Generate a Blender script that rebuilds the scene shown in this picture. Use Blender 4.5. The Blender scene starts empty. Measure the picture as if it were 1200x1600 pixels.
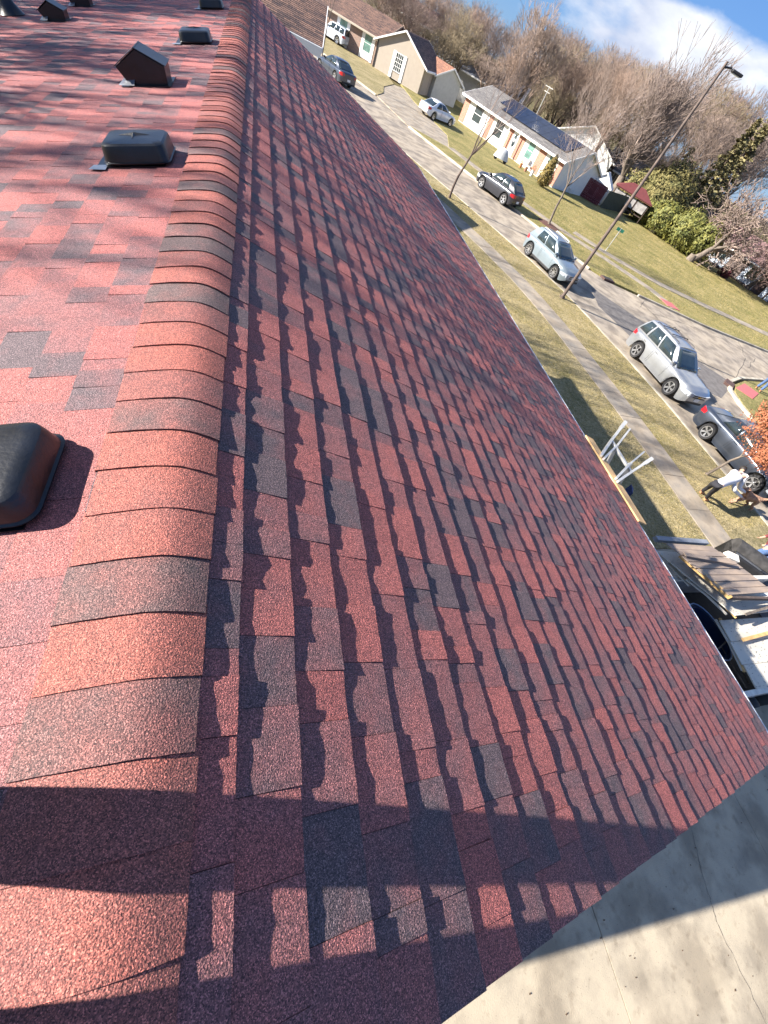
import bpy, bmesh, math, random
from mathutils import Vector, Matrix, noise
from mathutils.geometry import tessellate_polygon
rnd = random.Random(7)
SC = bpy.context.scene
COL = SC.collection
R_ = math.radians
# ------------------------------------------------------------------ camera, sky, sun, exposure
ZR = 5.479                       # ridge height above the street
PITCH = R_(18.43)
CP, SP = math.cos(PITCH), math.sin(PITCH)
CAM = Vector((0.1333, -0.6304, 0.9708 + ZR))
AX = [Vector((0.9233661, -0.17144348, 0.34351445)), Vector((0.056634, -0.82413909, -0.56354889)), Vector((0.37972047, 0.53981654, -0.75127256))]
FPX = 618.74
cd = bpy.data.cameras.new('camera'); cam = bpy.data.objects.new('camera', cd); COL.objects.link(cam)
r, d, f = AX
M = Matrix(((r.x, -d.x, -f.x, CAM.x), (r.y, -d.y, -f.y, CAM.y), (r.z, -d.z, -f.z, CAM.z), (0, 0, 0, 1)))
cam.matrix_world = M
cd.sensor_fit = 'HORIZONTAL'; cd.sensor_width = 36; cd.lens = FPX / 1200 * 36
cd.clip_start = 0.05; cd.clip_end = 3000
SC.camera = cam
SUN_AZ, SUN_EL = R_(-12.5), R_(24.6)      # azimuth = direction the light travels
w = bpy.data.worlds.new('World'); SC.world = w; w.use_nodes = True
nt = w.node_tree; N = nt.nodes; L = nt.links; N.clear()
out = N.new('ShaderNodeOutputWorld'); bg = N.new('ShaderNodeBackground'); bg.inputs[1].default_value = 0.05
sky = N.new('ShaderNodeTexSky'); sky.sky_type = 'NISHITA'; sky.sun_disc = False
sky.sun_elevation = SUN_EL
# world direction towards the sun is SUN_AZ+180 deg (math angle); sky rotation is measured clockwise from +Y
sky.sun_rotation = math.pi / 2 - (SUN_AZ + math.pi)
sky.air_density = 1.0; sky.dust_density = 0.1; sky.ozone_density = 1.4
tc = N.new('ShaderNodeTexCoord'); mp = N.new('ShaderNodeMapping'); mp.inputs['Scale'].default_value = (1.0, 1.0, 2.6)
mp.inputs['Location'].default_value = (1.3, 0.5, 0.2)
n1 = N.new('ShaderNodeTexNoise'); n1.inputs['Scale'].default_value = 2.6; n1.inputs['Detail'].default_value = 9; n1.inputs['Roughness'].default_value = 0.52
cr = N.new('ShaderNodeValToRGB'); cr.color_ramp.elements[0].position = 0.515; cr.color_ramp.elements[1].position = 0.60
n2 = N.new('ShaderNodeTexNoise'); n2.inputs['Scale'].default_value = 5.0; n2.inputs['Detail'].default_value = 6
cc = N.new('ShaderNodeValToRGB'); cc.color_ramp.elements[0].position = 0.38; cc.color_ramp.elements[1].position = 0.62
cc.color_ramp.elements[0].color = (2.4, 3.0, 4.6, 1); cc.color_ramp.elements[1].color = (6.2, 6.4, 6.8, 1)
mx = N.new('ShaderNodeMixRGB')
L.new(tc.outputs['Generated'], mp.inputs[0]); L.new(mp.outputs[0], n1.inputs[0]); L.new(mp.outputs[0], n2.inputs[0])
L.new(n1.outputs[0], cr.inputs[0]); L.new(n2.outputs[0], cc.inputs[0])
L.new(cr.outputs[0], mx.inputs[0]); L.new(sky.outputs[0], mx.inputs[1]); L.new(cc.outputs[0], mx.inputs[2])
tint = N.new('ShaderNodeMixRGB'); tint.blend_type = 'MULTIPLY'; tint.inputs[0].default_value = 1; tint.inputs[2].default_value = (0.50, 0.68, 1.0, 1)
air = N.new('ShaderNodeMixRGB'); air.inputs[0].default_value = 0.55; air.inputs[2].default_value = (0.85, 2.0, 4.7, 1)
L.new(sky.outputs[0], tint.inputs[1]); L.new(tint.outputs[0], air.inputs[1]); L.new(air.outputs[0], mx.inputs[1]); L.new(mx.outputs[0], bg.inputs[0]); L.new(bg.outputs[0], out.inputs[0])
sd = bpy.data.lights.new('sun', 'SUN'); sun = bpy.data.objects.new('sun', sd); COL.objects.link(sun)
sd.energy = 5.0; sd.angle = R_(0.5); sd.color = (1.0, 0.93, 0.84)
sdir = Vector((math.cos(SUN_AZ) * math.cos(SUN_EL), math.sin(SUN_AZ) * math.cos(SUN_EL), -math.sin(SUN_EL)))
sun.rotation_euler = sdir.to_track_quat('-Z', 'Y').to_euler(); sun.location = (-30, 10, 40)
SC.view_settings.view_transform = 'Standard'; SC.view_settings.look = 'None'
SC.view_settings.exposure = 1.75; SC.view_settings.gamma = 1
SC.render.resolution_x = 768; SC.render.resolution_y = 1024

# ------------------------------------------------------------------ helpers
def ray(px, py):
    v = Vector(((px - 600) / FPX, (py - 800) / FPX, 1))
    return (AX[0] * v.x + AX[1] * v.y + AX[2] * v.z).normalized()
def at(px, py, z=0.0):            # a picture point to the place on the ground (or a level) where it stands
    w_ = ray(px, py); return CAM + w_ * ((z - CAM.z) / w_.z)
def far_at(px, py, D):            # the point D metres away horizontally
    w_ = ray(px, py); return CAM + w_ * (D / math.hypot(w_.x, w_.y))
def atx(px, py, X):
    w_ = ray(px, py); return CAM + w_ * ((X - CAM.x) / w_.x)
def proj(P):
    q = Vector(P) - CAM; z = q.dot(AX[2]); return 600 + FPX * q.dot(AX[0]) / z, 800 + FPX * q.dot(AX[1]) / z, z

MATS = {}
def mat(name, col, rough=0.8, var=0.15, scale=5.0, bump=0.0, bscale=None, metal=0.0, coat=0.0, col2=None, spec=0.5, detail=4, ramp=(0.35, 0.65), stretch=None, trans=0.0):
    if name in MATS: return MATS[name]
    m = bpy.data.materials.new(name); m.use_nodes = True; t = m.node_tree; n = t.nodes; l = t.links
    b = n['Principled BSDF']
    b.inputs['Roughness'].default_value = rough; b.inputs['Metallic'].default_value = metal
    b.inputs['Coat Weight'].default_value = coat; b.inputs['Coat Roughness'].default_value = 0.06
    b.inputs['Specular IOR Level'].default_value = spec
    if trans: b.inputs['Transmission Weight'].default_value = trans
    c1 = tuple(col) + (1,)
    c2 = tuple(col2) + (1,) if col2 else tuple(max(0, x * (1 - 2 * var)) for x in col) + (1,)
    g = n.new('ShaderNodeNewGeometry'); mpn = n.new('ShaderNodeMapping'); l.new(g.outputs['Position'], mpn.inputs[0])
    if stretch: mpn.inputs['Scale'].default_value = stretch
    no = n.new('ShaderNodeTexNoise'); no.inputs['Scale'].default_value = scale; no.inputs['Detail'].default_value = detail; no.inputs['Roughness'].default_value = 0.6
    l.new(mpn.outputs[0], no.inputs[0])
    rp = n.new('ShaderNodeValToRGB'); rp.color_ramp.elements[0].position = ramp[0]; rp.color_ramp.elements[1].position = ramp[1]
    rp.color_ramp.elements[0].color = c2; rp.color_ramp.elements[1].color = c1
    l.new(no.outputs[0], rp.inputs[0]); l.new(rp.outputs[0], b.inputs['Base Color'])
    if bump:
        nb = n.new('ShaderNodeTexNoise'); nb.inputs['Scale'].default_value = bscale or scale * 4; nb.inputs['Detail'].default_value = 3
        l.new(mpn.outputs[0], nb.inputs[0]); bp = n.new('ShaderNodeBump'); bp.inputs['Strength'].default_value = bump; bp.inputs['Distance'].default_value = 0.02
        l.new(nb.outputs[0], bp.inputs['Height']); l.new(bp.outputs[0], b.inputs['Normal'])
    MATS[name] = m; return m

def shingle_mat(name, red, mid, dark, gs=540.0, warm=1.0):
    m = bpy.data.materials.new(name); m.use_nodes = True; t = m.node_tree; n = t.nodes; l = t.links
    b = n['Principled BSDF']; b.inputs['Roughness'].default_value = 0.72; b.inputs['Specular IOR Level'].default_value = 0.45
    a = n.new('ShaderNodeAttribute'); a.attribute_name = 'tone'
    g = n.new('ShaderNodeNewGeometry')
    # soft tone drift inside a tab
    nd = n.new('ShaderNodeTexNoise'); nd.inputs['Scale'].default_value = 10; nd.inputs['Detail'].default_value = 3; l.new(g.outputs['Position'], nd.inputs[0])
    ad = n.new('ShaderNodeMath'); ad.operation = 'MULTIPLY_ADD'; ad.inputs[1].default_value = 1.0; ad.inputs[2].default_value = -0.5; l.new(nd.outputs[0], ad.inputs[0])
    sm = n.new('ShaderNodeMath'); sm.operation = 'ADD'; l.new(a.outputs['Fac'], sm.inputs[0]); l.new(ad.outputs[0], sm.inputs[1])
    rp = n.new('ShaderNodeValToRGB'); e = rp.color_ramp.elements
    e[0].position = 0.0; e[0].color = red + (1,); e[1].position = 1.0; e[1].color = dark + (1,)
    k = e.new(0.5); k.color = mid + (1,)
    l.new(sm.outputs[0], rp.inputs[0])
    # granules: single stones of their own colour, darker gaps
    vo = n.new('ShaderNodeTexVoronoi'); vo.inputs['Scale'].default_value = gs; l.new(g.outputs['Position'], vo.inputs[0])
    sp = n.new('ShaderNodeSeparateColor'); l.new(vo.outputs['Color'], sp.inputs[0])
    gr = n.new('ShaderNodeValToRGB'); q = gr.color_ramp.elements
    q[0].position = 0.0; q[0].color = (0.22, 0.22, 0.25, 1); q[1].position = 1.0; q[1].color = (2.3, 2.1, 2.0, 1)
    k = q.new(0.35); k.color = (0.6, 0.58, 0.6, 1); k = q.new(0.8); k.color = (1.15, 1.08, 1.05, 1)
    l.new(sp.outputs[0], gr.inputs[0])
    mu = n.new('ShaderNodeMixRGB'); mu.blend_type = 'MULTIPLY'; mu.inputs[0].default_value = 1.0
    l.new(rp.outputs[0], mu.inputs[1]); l.new(gr.outputs[0], mu.inputs[2]); l.new(mu.outputs[0], b.inputs['Base Color'])
    n3 = n.new('ShaderNodeTexNoise'); n3.inputs['Scale'].default_value = gs * 0.5; n3.inputs['Detail'].default_value = 2; l.new(g.outputs['Position'], n3.inputs[0])
    mm = n.new('ShaderNodeMath'); mm.operation = 'ADD'; l.new(n3.outputs[0], mm.inputs[0])
    m3 = n.new('ShaderNodeMath'); m3.operation = 'MULTIPLY'; m3.inputs[1].default_value = 0.35; l.new(sp.outputs[1], m3.inputs[0]); l.new(m3.outputs[0], mm.inputs[1])
    bp = n.new('ShaderNodeBump'); bp.inputs['Strength'].default_value = 1.0; bp.inputs['Distance'].default_value = 0.0035
    l.new(mm.outputs[0], bp.inputs['Height']); l.new(bp.outputs[0], b.inputs['Normal'])
    MATS[name] = m; return m

def tag(o, label=None, cat=None, group=None, kind=None):
    if label: o['label'] = label
    if cat: o['category'] = cat
    if group: o['group'] = group
    if kind: o['kind'] = kind
    return o
def empty(name, label=None, cat=None, loc=(0, 0, 0), rz=0.0, group=None, kind=None, parent=None):
    o = bpy.data.objects.new(name, None); COL.objects.link(o); o.empty_display_size = 0.2
    o.location = loc; o.rotation_euler = (0, 0, rz)
    if parent: o.parent = parent
    return tag(o, label, cat, group, kind)
class MB:
    def __init__(s): s.v = []; s.f = []; s.t = []
    def add(s, vs, fs, tone=0.0):
        b = len(s.v); s.v += [tuple(x) for x in vs]; s.f += [tuple(b + i for i in q) for q in fs]; s.t += [tone] * len(fs)
    def box(s, x0, x1, y0, y1, z0, z1, M_=None, tone=0.0):
        vs = [Vector((x, y, z)) for z in (z0, z1) for x, y in ((x0, y0), (x1, y0), (x1, y1), (x0, y1))]
        if M_ is not None: vs = [M_ @ v for v in vs]
        s.add(vs, [(3, 2, 1, 0), (4, 5, 6, 7), (0, 1, 5, 4), (1, 2, 6, 5), (2, 3, 7, 6), (3, 0, 4, 7)], tone)
    def bar(s, a, b, w_=0.05, h_=None, up=(0, 0, 1)):
        a = Vector(a); b = Vector(b); h_ = h_ or w_; dd = (b - a); ln = dd.length; dd.normalize(); u = Vector(up)
        if abs(dd.dot(u)) > 0.98: u = Vector((1, 0, 0))
        x = dd.cross(u).normalized(); z = x.cross(dd)
        M_ = Matrix(((x.x, dd.x, z.x, a.x), (x.y, dd.y, z.y, a.y), (x.z, dd.z, z.z, a.z), (0, 0, 0, 1)))
        s.box(-w_ / 2, w_ / 2, 0, ln, -h_ / 2, h_ / 2, M_)
    def tube(s, pts, rad, n=8, caps=True, tone=0.0):
        pts = [Vector(p) for p in pts]; b = len(s.v); prev = None
        for i, p in enumerate(pts):
            dd = (pts[min(i + 1, len(pts) - 1)] - pts[max(i - 1, 0)])
            if dd.length < 1e-9: dd = Vector((0, 0, 1))
            dd.normalize()
            if prev is None: u = Vector((1, 0, 0)) if abs(dd.x) < 0.8 else Vector((0, 1, 0)); x = dd.cross(u).normalized()
            else: x = (prev - dd * prev.dot(dd)).normalized()
            prev = x; y = dd.cross(x); rr = rad[i] if isinstance(rad, (list, tuple)) else rad
            for k in range(n):
                a = 2 * math.pi * k / n; q = p + (x * math.cos(a) + y * math.sin(a)) * rr; s.v.append((q.x, q.y, q.z))
        for i in range(len(pts) - 1):
            for k in range(n):
                s.f.append((b + i * n + k, b + i * n + (k + 1) % n, b + (i + 1) * n + (k + 1) % n, b + (i + 1) * n + k)); s.t.append(tone)
        if caps:
            s.f.append(tuple(b + k for k in reversed(range(n)))); s.t.append(tone)
            e_ = b + (len(pts) - 1) * n; s.f.append(tuple(e_ + k for k in range(n))); s.t.append(tone)
    def lathe(s, prof, n=24, M_=None):      # prof (r, z)
        vs = []
        for rr, z in prof:
            for k in range(n):
                a = 2 * math.pi * k / n; v = Vector((rr * math.cos(a), rr * math.sin(a), z)); vs.append(M_ @ v if M_ is not None else v)
        fs = []
        for i in range(len(prof) - 1):
            for k in range(n): fs.append((i * n + k, i * n + (k + 1) % n, (i + 1) * n + (k + 1) % n, (i + 1) * n + k))
        s.add(vs, fs)
    def prism(s, poly, z0, z1, M_=None, tone=0.0, bottom=True):
        n = len(poly); vs = [Vector((p[0], p[1], z)) for z in (z0, z1) for p in poly]
        if M_ is not None: vs = [M_ @ v for v in vs]
        tri = tessellate_polygon([[Vector((p[0], p[1], 0)) for p in poly]])
        ar = sum(poly[i][0] * poly[(i + 1) % n][1] - poly[(i + 1) % n][0] * poly[i][1] for i in range(n))
        fs = []
        for t_ in tri:
            a, b, c = t_
            sg = (poly[b][0] - poly[a][0]) * (poly[c][1] - poly[a][1]) - (poly[b][1] - poly[a][1]) * (poly[c][0] - poly[a][0])
            if sg < 0: b, c = c, b
            fs.append((a + n, b + n, c + n))
            if bottom: fs.append((a, c, b))
        for i in range(n):
            j = (i + 1) % n
            fs.append((i, j, j + n, i + n) if ar > 0 else (j, i, i + n, j + n))
        s.add(vs, fs, tone)
    def build(s, name, m, parent=None, smooth=False, tone=False, label=None, cat=None, group=None, kind=None, angle=40, uv=None):
        me = bpy.data.meshes.new(name); me.from_pydata(s.v, [], s.f)
        if tone:
            at_ = me.attributes.new('tone', 'FLOAT', 'FACE'); at_.data.foreach_set('value', s.t)
        me.materials.append(m); me.update()
        if smooth:
            me.polygons.foreach_set('use_smooth', [True] * len(me.polygons))
            if angle < 180: me.set_sharp_from_angle(angle=R_(angle))
        o = bpy.data.objects.new(name, me); COL.objects.link(o)
        if parent: o.parent = parent
        return tag(o, label, cat, group, kind)
def quick(fn, *a, **k):
    m = MB(); getattr(m, fn)(*a, **k); return m
def copy_tree(o, parent=None):
    c = o.copy(); COL.objects.link(c); c.parent = parent
    for ch in list(o.children): copy_tree(ch, c)
    return c
def bevel(o, wd=0.01, seg=2):
    b = o.modifiers.new('bevel', 'BEVEL'); b.width = wd; b.segments = seg; b.limit_method = 'ANGLE'; b.angle_limit = R_(35); return o
def skin(name, J, E_, m, parent=None, sub=2, **tags):
    """one continuous surface grown round a skeleton; J: (x,y,z,r), first is the root"""
    me = bpy.data.meshes.new(name); me.from_pydata([j[:3] for j in J], E_, [])
    o = bpy.data.objects.new(name, me); COL.objects.link(o)
    o.modifiers.new('skin', 'SKIN')
    me.skin_vertices[0].data[0].use_root = True
    for i, j in enumerate(J):
        rr = j[3]; me.skin_vertices[0].data[i].radius = rr if isinstance(rr, tuple) else (rr, rr)
    sb = o.modifiers.new('sub', 'SUBSURF'); sb.levels = sub; sb.render_levels = sub
    dg = bpy.context.evaluated_depsgraph_get(); me2 = bpy.data.meshes.new_from_object(o.evaluated_get(dg))
    o.modifiers.clear(); o.data = me2; bpy.data.meshes.remove(me); me2.name = name
    me2.materials.clear(); me2.materials.append(m); me2.polygons.foreach_set('use_smooth', [True] * len(me2.polygons))
    if parent: o.parent = parent
    return tag(o, **tags)

# ------------------------------------------------------------------ materials
M_SH = shingle_mat('red_asphalt_shingle', (0.37, 0.122, 0.110), (0.27, 0.115, 0.115), (0.13, 0.096, 0.106))
M_CAP = shingle_mat('red_ridge_shingle', (0.35, 0.112, 0.085), (0.26, 0.10, 0.088), (0.13, 0.092, 0.09))
M_BROWN = shingle_mat('brown_asphalt_shingle', (0.24, 0.15, 0.11), (0.17, 0.11, 0.085), (0.085, 0.06, 0.055), gs=60)
M_GREYSH = shingle_mat('grey_asphalt_shingle', (0.21, 0.21, 0.20), (0.165, 0.165, 0.16), (0.12, 0.12, 0.12), gs=60)
M_RUST = shingle_mat('rust_asphalt_shingle', (0.36, 0.19, 0.12), (0.28, 0.15, 0.10), (0.20, 0.11, 0.08), gs=60)
M_BLUEG = shingle_mat('blue_grey_shingle', (0.26, 0.30, 0.36), (0.22, 0.26, 0.32), (0.18, 0.21, 0.26), gs=60)
M_PINK = shingle_mat('faded_pink_brown_shingle', (0.30, 0.20, 0.19), (0.25, 0.16, 0.155), (0.18, 0.12, 0.12), gs=60)
M_WHITE = mat('white_painted_metal', (0.80, 0.80, 0.78), 0.45, 0.04, 3)
M_WOODN = mat('fresh_plywood', (0.62, 0.40, 0.19), 0.75, 0.18, 9, 0.15, 60, stretch=(1, 0.25, 1))
M_PLAST = mat('black_vent_plastic', (0.007, 0.009, 0.014), 0.33, 0.35, 12, 0.06, 90, spec=0.5)
M_GALV = mat('galvanised_flashing', (0.42, 0.44, 0.47), 0.38, 0.12, 20, 0.05, metal=0.85)
M_CONC = mat('old_concrete', (0.43, 0.365, 0.265), 0.9, 0.0, 2.2, 0.25, 60, col2=(0.33, 0.285, 0.215), detail=9, ramp=(0.3, 0.62))
M_WALK = mat('sidewalk_concrete', (0.37, 0.305, 0.225), 0.9, 0.0, 1.6, 0.25, 50, col2=(0.26, 0.23, 0.19), detail=8)
M_KERB = mat('kerb_concrete', (0.52, 0.47, 0.37), 0.88, 0.0, 2.5, 0.2, 40, col2=(0.40, 0.36, 0.29))
M_ROAD = mat('worn_asphalt', (0.40, 0.335, 0.25), 0.93, 0.0, 0.55, 0.35, 60, col2=(0.225, 0.195, 0.165), detail=11, ramp=(0.3, 0.68))
M_PATCH = mat('dark_asphalt_patch', (0.165, 0.15, 0.14), 0.92, 0.2, 3, 0.3, 60, detail=8)
M_CRACK = mat('tarred_crack', (0.055, 0.05, 0.048), 0.8, 0.2, 5)
M_BARK = mat('grey_brown_bark', (0.19, 0.155, 0.125), 0.95, 0.25, 8, 0.5, 40, stretch=(1, 1, 0.3))
M_BARKD = mat('dark_bark', (0.12, 0.085, 0.07), 0.95, 0.25, 8, 0.5, 40, stretch=(1, 1, 0.3))
M_TWIG = mat('winter_twigs', (0.33, 0.25, 0.205), 0.9, 0.25, 0.7)
M_TWIG2 = mat('pinkish_winter_twigs', (0.32, 0.25, 0.215), 0.9, 0.25, 0.7)
M_GLASS = mat('dark_window_glass', (0.03, 0.045, 0.05), 0.08, 0.2, 1.5, spec=0.9)
M_GLASSG = mat('green_tinted_glass', (0.16, 0.30, 0.26), 0.12, 0.25, 1.5, spec=0.8)
M_TYRE = mat('tyre_rubber', (0.018, 0.018, 0.02), 0.75, 0.2, 20)
M_RIM = mat('silver_alloy', (0.62, 0.63, 0.65), 0.28, 0.05, 5, metal=0.9)
M_BLK = mat('black_trim', (0.02, 0.02, 0.022), 0.5, 0.2, 10)
M_CHROME = mat('chrome', (0.75, 0.76, 0.78), 0.14, 0.02, 5, metal=1.0)
M_RED = mat('red_tail_lamp', (0.55, 0.01, 0.02), 0.15, 0.1, 10, coat=1.0)
M_LAMP = mat('clear_headlamp', (0.55, 0.6, 0.65), 0.1, 0.25, 30, coat=1.0)
M_ALU = mat('aluminium', (0.62, 0.62, 0.60), 0.42, 0.08, 8, metal=0.5)
def add_stains(m):
    t = m.node_tree; n = t.nodes; l = t.links; b = n['Principled BSDF']; src = b.inputs['Base Color'].links[0].from_socket; g = n.new('ShaderNodeNewGeometry')
    for sc_, p0, p1, dk, dt in ((1.1, .40, .56, .72, 7), (7.0, .30, .42, .80, 9), (55.0, .26, .34, .55, 3)):
        q = n.new('ShaderNodeTexNoise'); q.inputs['Scale'].default_value = sc_; q.inputs['Detail'].default_value = dt; l.new(g.outputs['Position'], q.inputs[0])
        rp = n.new('ShaderNodeValToRGB'); rp.color_ramp.elements[0].position = p0; rp.color_ramp.elements[1].position = p1; rp.color_ramp.elements[0].color = (dk, dk * .98, dk * .96, 1); rp.color_ramp.elements[1].color = (1, 1, 1, 1); l.new(q.outputs[0], rp.inputs[0])
        mu = n.new('ShaderNodeMixRGB'); mu.blend_type = 'MULTIPLY'; mu.inputs[0].default_value = 1; l.new(src, mu.inputs[1]); l.new(rp.outputs[0], mu.inputs[2]); src = mu.outputs[0]
    l.new(src, b.inputs['Base Color'])
for m_ in (M_CONC, M_WALK, M_ROAD, M_KERB): add_stains(m_)
def brick_mat(name, c1, c2, mortar, sc=1.0):
    m = bpy.data.materials.new(name); m.use_nodes = True; t = m.node_tree; n = t.nodes; l = t.links; b = n['Principled BSDF']; b.inputs['Roughness'].default_value = 0.9
    tcn = n.new('ShaderNodeTexCoord'); sx = n.new('ShaderNodeSeparateXYZ'); l.new(tcn.outputs['Object'], sx.inputs[0]); cx = n.new('ShaderNodeCombineXYZ')
    l.new(sx.outputs[0], cx.inputs[0]); l.new(sx.outputs[2], cx.inputs[1])
    br = n.new('ShaderNodeTexBrick'); br.inputs['Scale'].default_value = sc; br.inputs['Brick Width'].default_value = 0.22; br.inputs['Row Height'].default_value = 0.075; br.inputs['Mortar Size'].default_value = 0.009
    br.inputs['Color1'].default_value = c1 + (1,); br.inputs['Color2'].default_value = c2 + (1,); br.inputs['Mortar'].default_value = mortar + (1,)
    l.new(cx.outputs[0], br.inputs[0]); l.new(br.outputs[0], b.inputs['Base Color']); MATS[name] = m; return m
M_BRICK = brick_mat('orange_red_brick', (0.42, 0.13, 0.07), (0.30, 0.09, 0.055), (0.42, 0.36, 0.30))
M_BRICKD = brick_mat('mottled_brown_brick', (0.30, 0.17, 0.12), (0.20, 0.13, 0.10), (0.34, 0.30, 0.27))
def lawn_mat(name, a, b_, c, bump=0.9):
    m = bpy.data.materials.new(name); m.use_nodes = True; t = m.node_tree; n = t.nodes; l = t.links; bs = n['Principled BSDF']; bs.inputs['Roughness'].default_value = 0.95; bs.inputs['Specular IOR Level'].default_value = 0.15
    g = n.new('ShaderNodeNewGeometry')
    def nz(s_, dt, rg=0.6):
        q = n.new('ShaderNodeTexNoise'); q.inputs['Scale'].default_value = s_;  q.inputs['Detail'].default_value = dt; q.inputs['Roughness'].default_value = rg; l.new(g.outputs['Position'], q.inputs[0]); return q
    big = nz(0.5, 6, 0.7); fine = nz(6, 7, 0.8)
    r1 = n.new('ShaderNodeValToRGB'); r1.color_ramp.elements[0].position = 0.38; r1.color_ramp.elements[1].position = 0.6; r1.color_ramp.elements[0].color = a + (1,); r1.color_ramp.elements[1].color = b_ + (1,)
    mxa = n.new('ShaderNodeMath'); mxa.operation = 'MULTIPLY_ADD'; mxa.inputs[1].default_value = 0.55; l.new(fine.outputs[0], mxa.inputs[0])
    ms = n.new('ShaderNodeMath'); ms.operation = 'MULTIPLY'; ms.inputs[1].default_value = 0.45; l.new(big.outputs[0], ms.inputs[0]); l.new(ms.outputs[0], mxa.inputs[2]); l.new(mxa.outputs[0], r1.inputs[0])
    r2 = n.new('ShaderNodeValToRGB'); r2.color_ramp.elements[0].position = 0.32; r2.color_ramp.elements[1].position = 0.62; r2.color_ramp.elements[0].color = c + (1,); r2.color_ramp.elements[1].color = (1, 1, 1, 1)
    f2 = nz(16, 5, 0.85); l.new(f2.outputs[0], r2.inputs[0])
    mu = n.new('ShaderNodeMixRGB'); mu.blend_type = 'MULTIPLY'; mu.inputs[0].default_value = 1; l.new(r1.outputs[0], mu.inputs[1]); l.new(r2.outputs[0], mu.inputs[2]); l.new(mu.outputs[0], bs.inputs['Base Color'])
    bp = n.new('ShaderNodeBump'); bp.inputs['Strength'].default_value = bump; bp.inputs['Distance'].default_value = 0.06; l.new(f2.outputs[0], bp.inputs['Height']); l.new(bp.outputs[0], bs.inputs['Normal'])
    MATS[name] = m; return m
M_LAWN = lawn_mat('dormant_lawn', (0.24, 0.21, 0.09), (0.58, 0.47, 0.27), (0.26, 0.27, 0.23))
M_LAWN2 = lawn_mat('greener_lawn', (0.18, 0.185, 0.06), (0.50, 0.40, 0.18), (0.30, 0.32, 0.26))
M_LAWN3 = lawn_mat('distant_ground', (0.10, 0.10, 0.035), (0.22, 0.17, 0.08), (0.5, 0.5, 0.5))

# ------------------------------------------------------------------ ground, street, kerbs, walks
LZ = 0.10
def fit_poly(pts): return [(p[0], p[1]) for p in pts]
g = MB(); g.box(-900, 900, -900, 900, -1.0, -0.03); g.build('ground', M_LAWN3, kind='structure', label='wide dormant ground running out to the horizon')
near_k = [(18.85, -30), (18.8, 0), (18.79, 4.4), (18.75, 8), (18.70, 11), (18.45, 14), (18.05, 17), (17.55, 20.2), (16.6, 23.2), (15.3, 26.5), (13.6, 30.5), (11.7, 34.6), (9.9, 38.5), (7.0, 45), (3.5, 53), (-1, 63), (-9, 82)]
far_k = [(13.7, 46.3), (15.3, 43.0), (17.6, 38.3), (19.4, 34.8), (21.1, 31.3), (22.3, 28.5), (23.4, 26.4), (24.7, 25.2), (27.2, 24.75), (29.4, 24.4), (34, 23.6), (42.9, 23.2), (60, 22.6), (120, 20)]
far_k2 = [(-1, 82), (5.5, 68), (8.8, 60.5), (10.4, 57), (11.9, 54.2)]
south_k = [(120, 12.5), (60, 15.0), (34, 17.0), (30.3, 16.1), (28.3, 15.2), (27.2, 14.2), (26.6, 12.8), (26.2, 11.0), (26.0, 4), (26.0, -30)]
g = MB(); g.prism(near_k + far_k2[:1] + far_k2[1:] + far_k + south_k, -0.5, 0.0); g.build('road', M_ROAD, kind='structure', label='pale worn asphalt street with a side street joining it')
# lawns
nl = [(x - 0.16, y) for x, y in near_k if y >= 3.4]
nl = [(18.64, 3.25)] + nl
g = MB(); g.prism([(2, 3.25)] + nl + [(-60, 82), (-60, 3.25)], -0.5, LZ); lawn = g.build('lawn', M_LAWN, kind='structure', label='straw coloured lawn between the red roof and the street')
far_off = [(13.9, 46.45), (15.45, 43.1), (17.75, 38.4), (19.55, 34.9), (21.25, 31.4), (22.45, 28.6), (23.5, 26.55), (24.75, 25.36), (27.25, 24.91), (29.4, 24.56), (34, 23.76), (42.9, 23.36), (60, 22.76), (120, 20.2)]
g = MB(); g.prism(far_off + [(120, 160), (20, 160), (17.8, 62), (19.0, 51), (17.4, 45.0)], -0.5, LZ); g.build('lawn_across', M_LAWN2, kind='structure', label='greener lawn across the street below the houses')
g = MB(); g.prism([(-1, 82.2), (5.7, 68.1), (9.0, 60.6), (10.6, 57.1), (12.0, 54.4), (13.2, 57.3), (14.0, 61.5), (16.3, 67), (20, 160), (-60, 160)], -0.5, LZ); g.build('lawn_beyond_driveway', M_LAWN, kind='structure', label='sunlit lawn in front of the beige gabled house')
g = MB(); g.prism([(x + (0.16 if x > 25 else 0), y - 0.16) for x, y in south_k] , -0.5, LZ); g.build('corner_lawn', M_LAWN2, kind='structure', label='small grass corner inside the curved kerb')
g = MB(); g.prism([(11.9, 54.2), (12.0, 54.4), (13.2, 57.3), (14.0, 61.5), (16.3, 67), (20.6, 70), (23, 66), (19.0, 51), (17.4, 45.0), (13.9, 46.45), (13.7, 46.3)], -0.5, 0.055); g.build('driveway_across', M_WALK, kind='structure', label='concrete driveway running up beside the white sedan')
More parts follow.
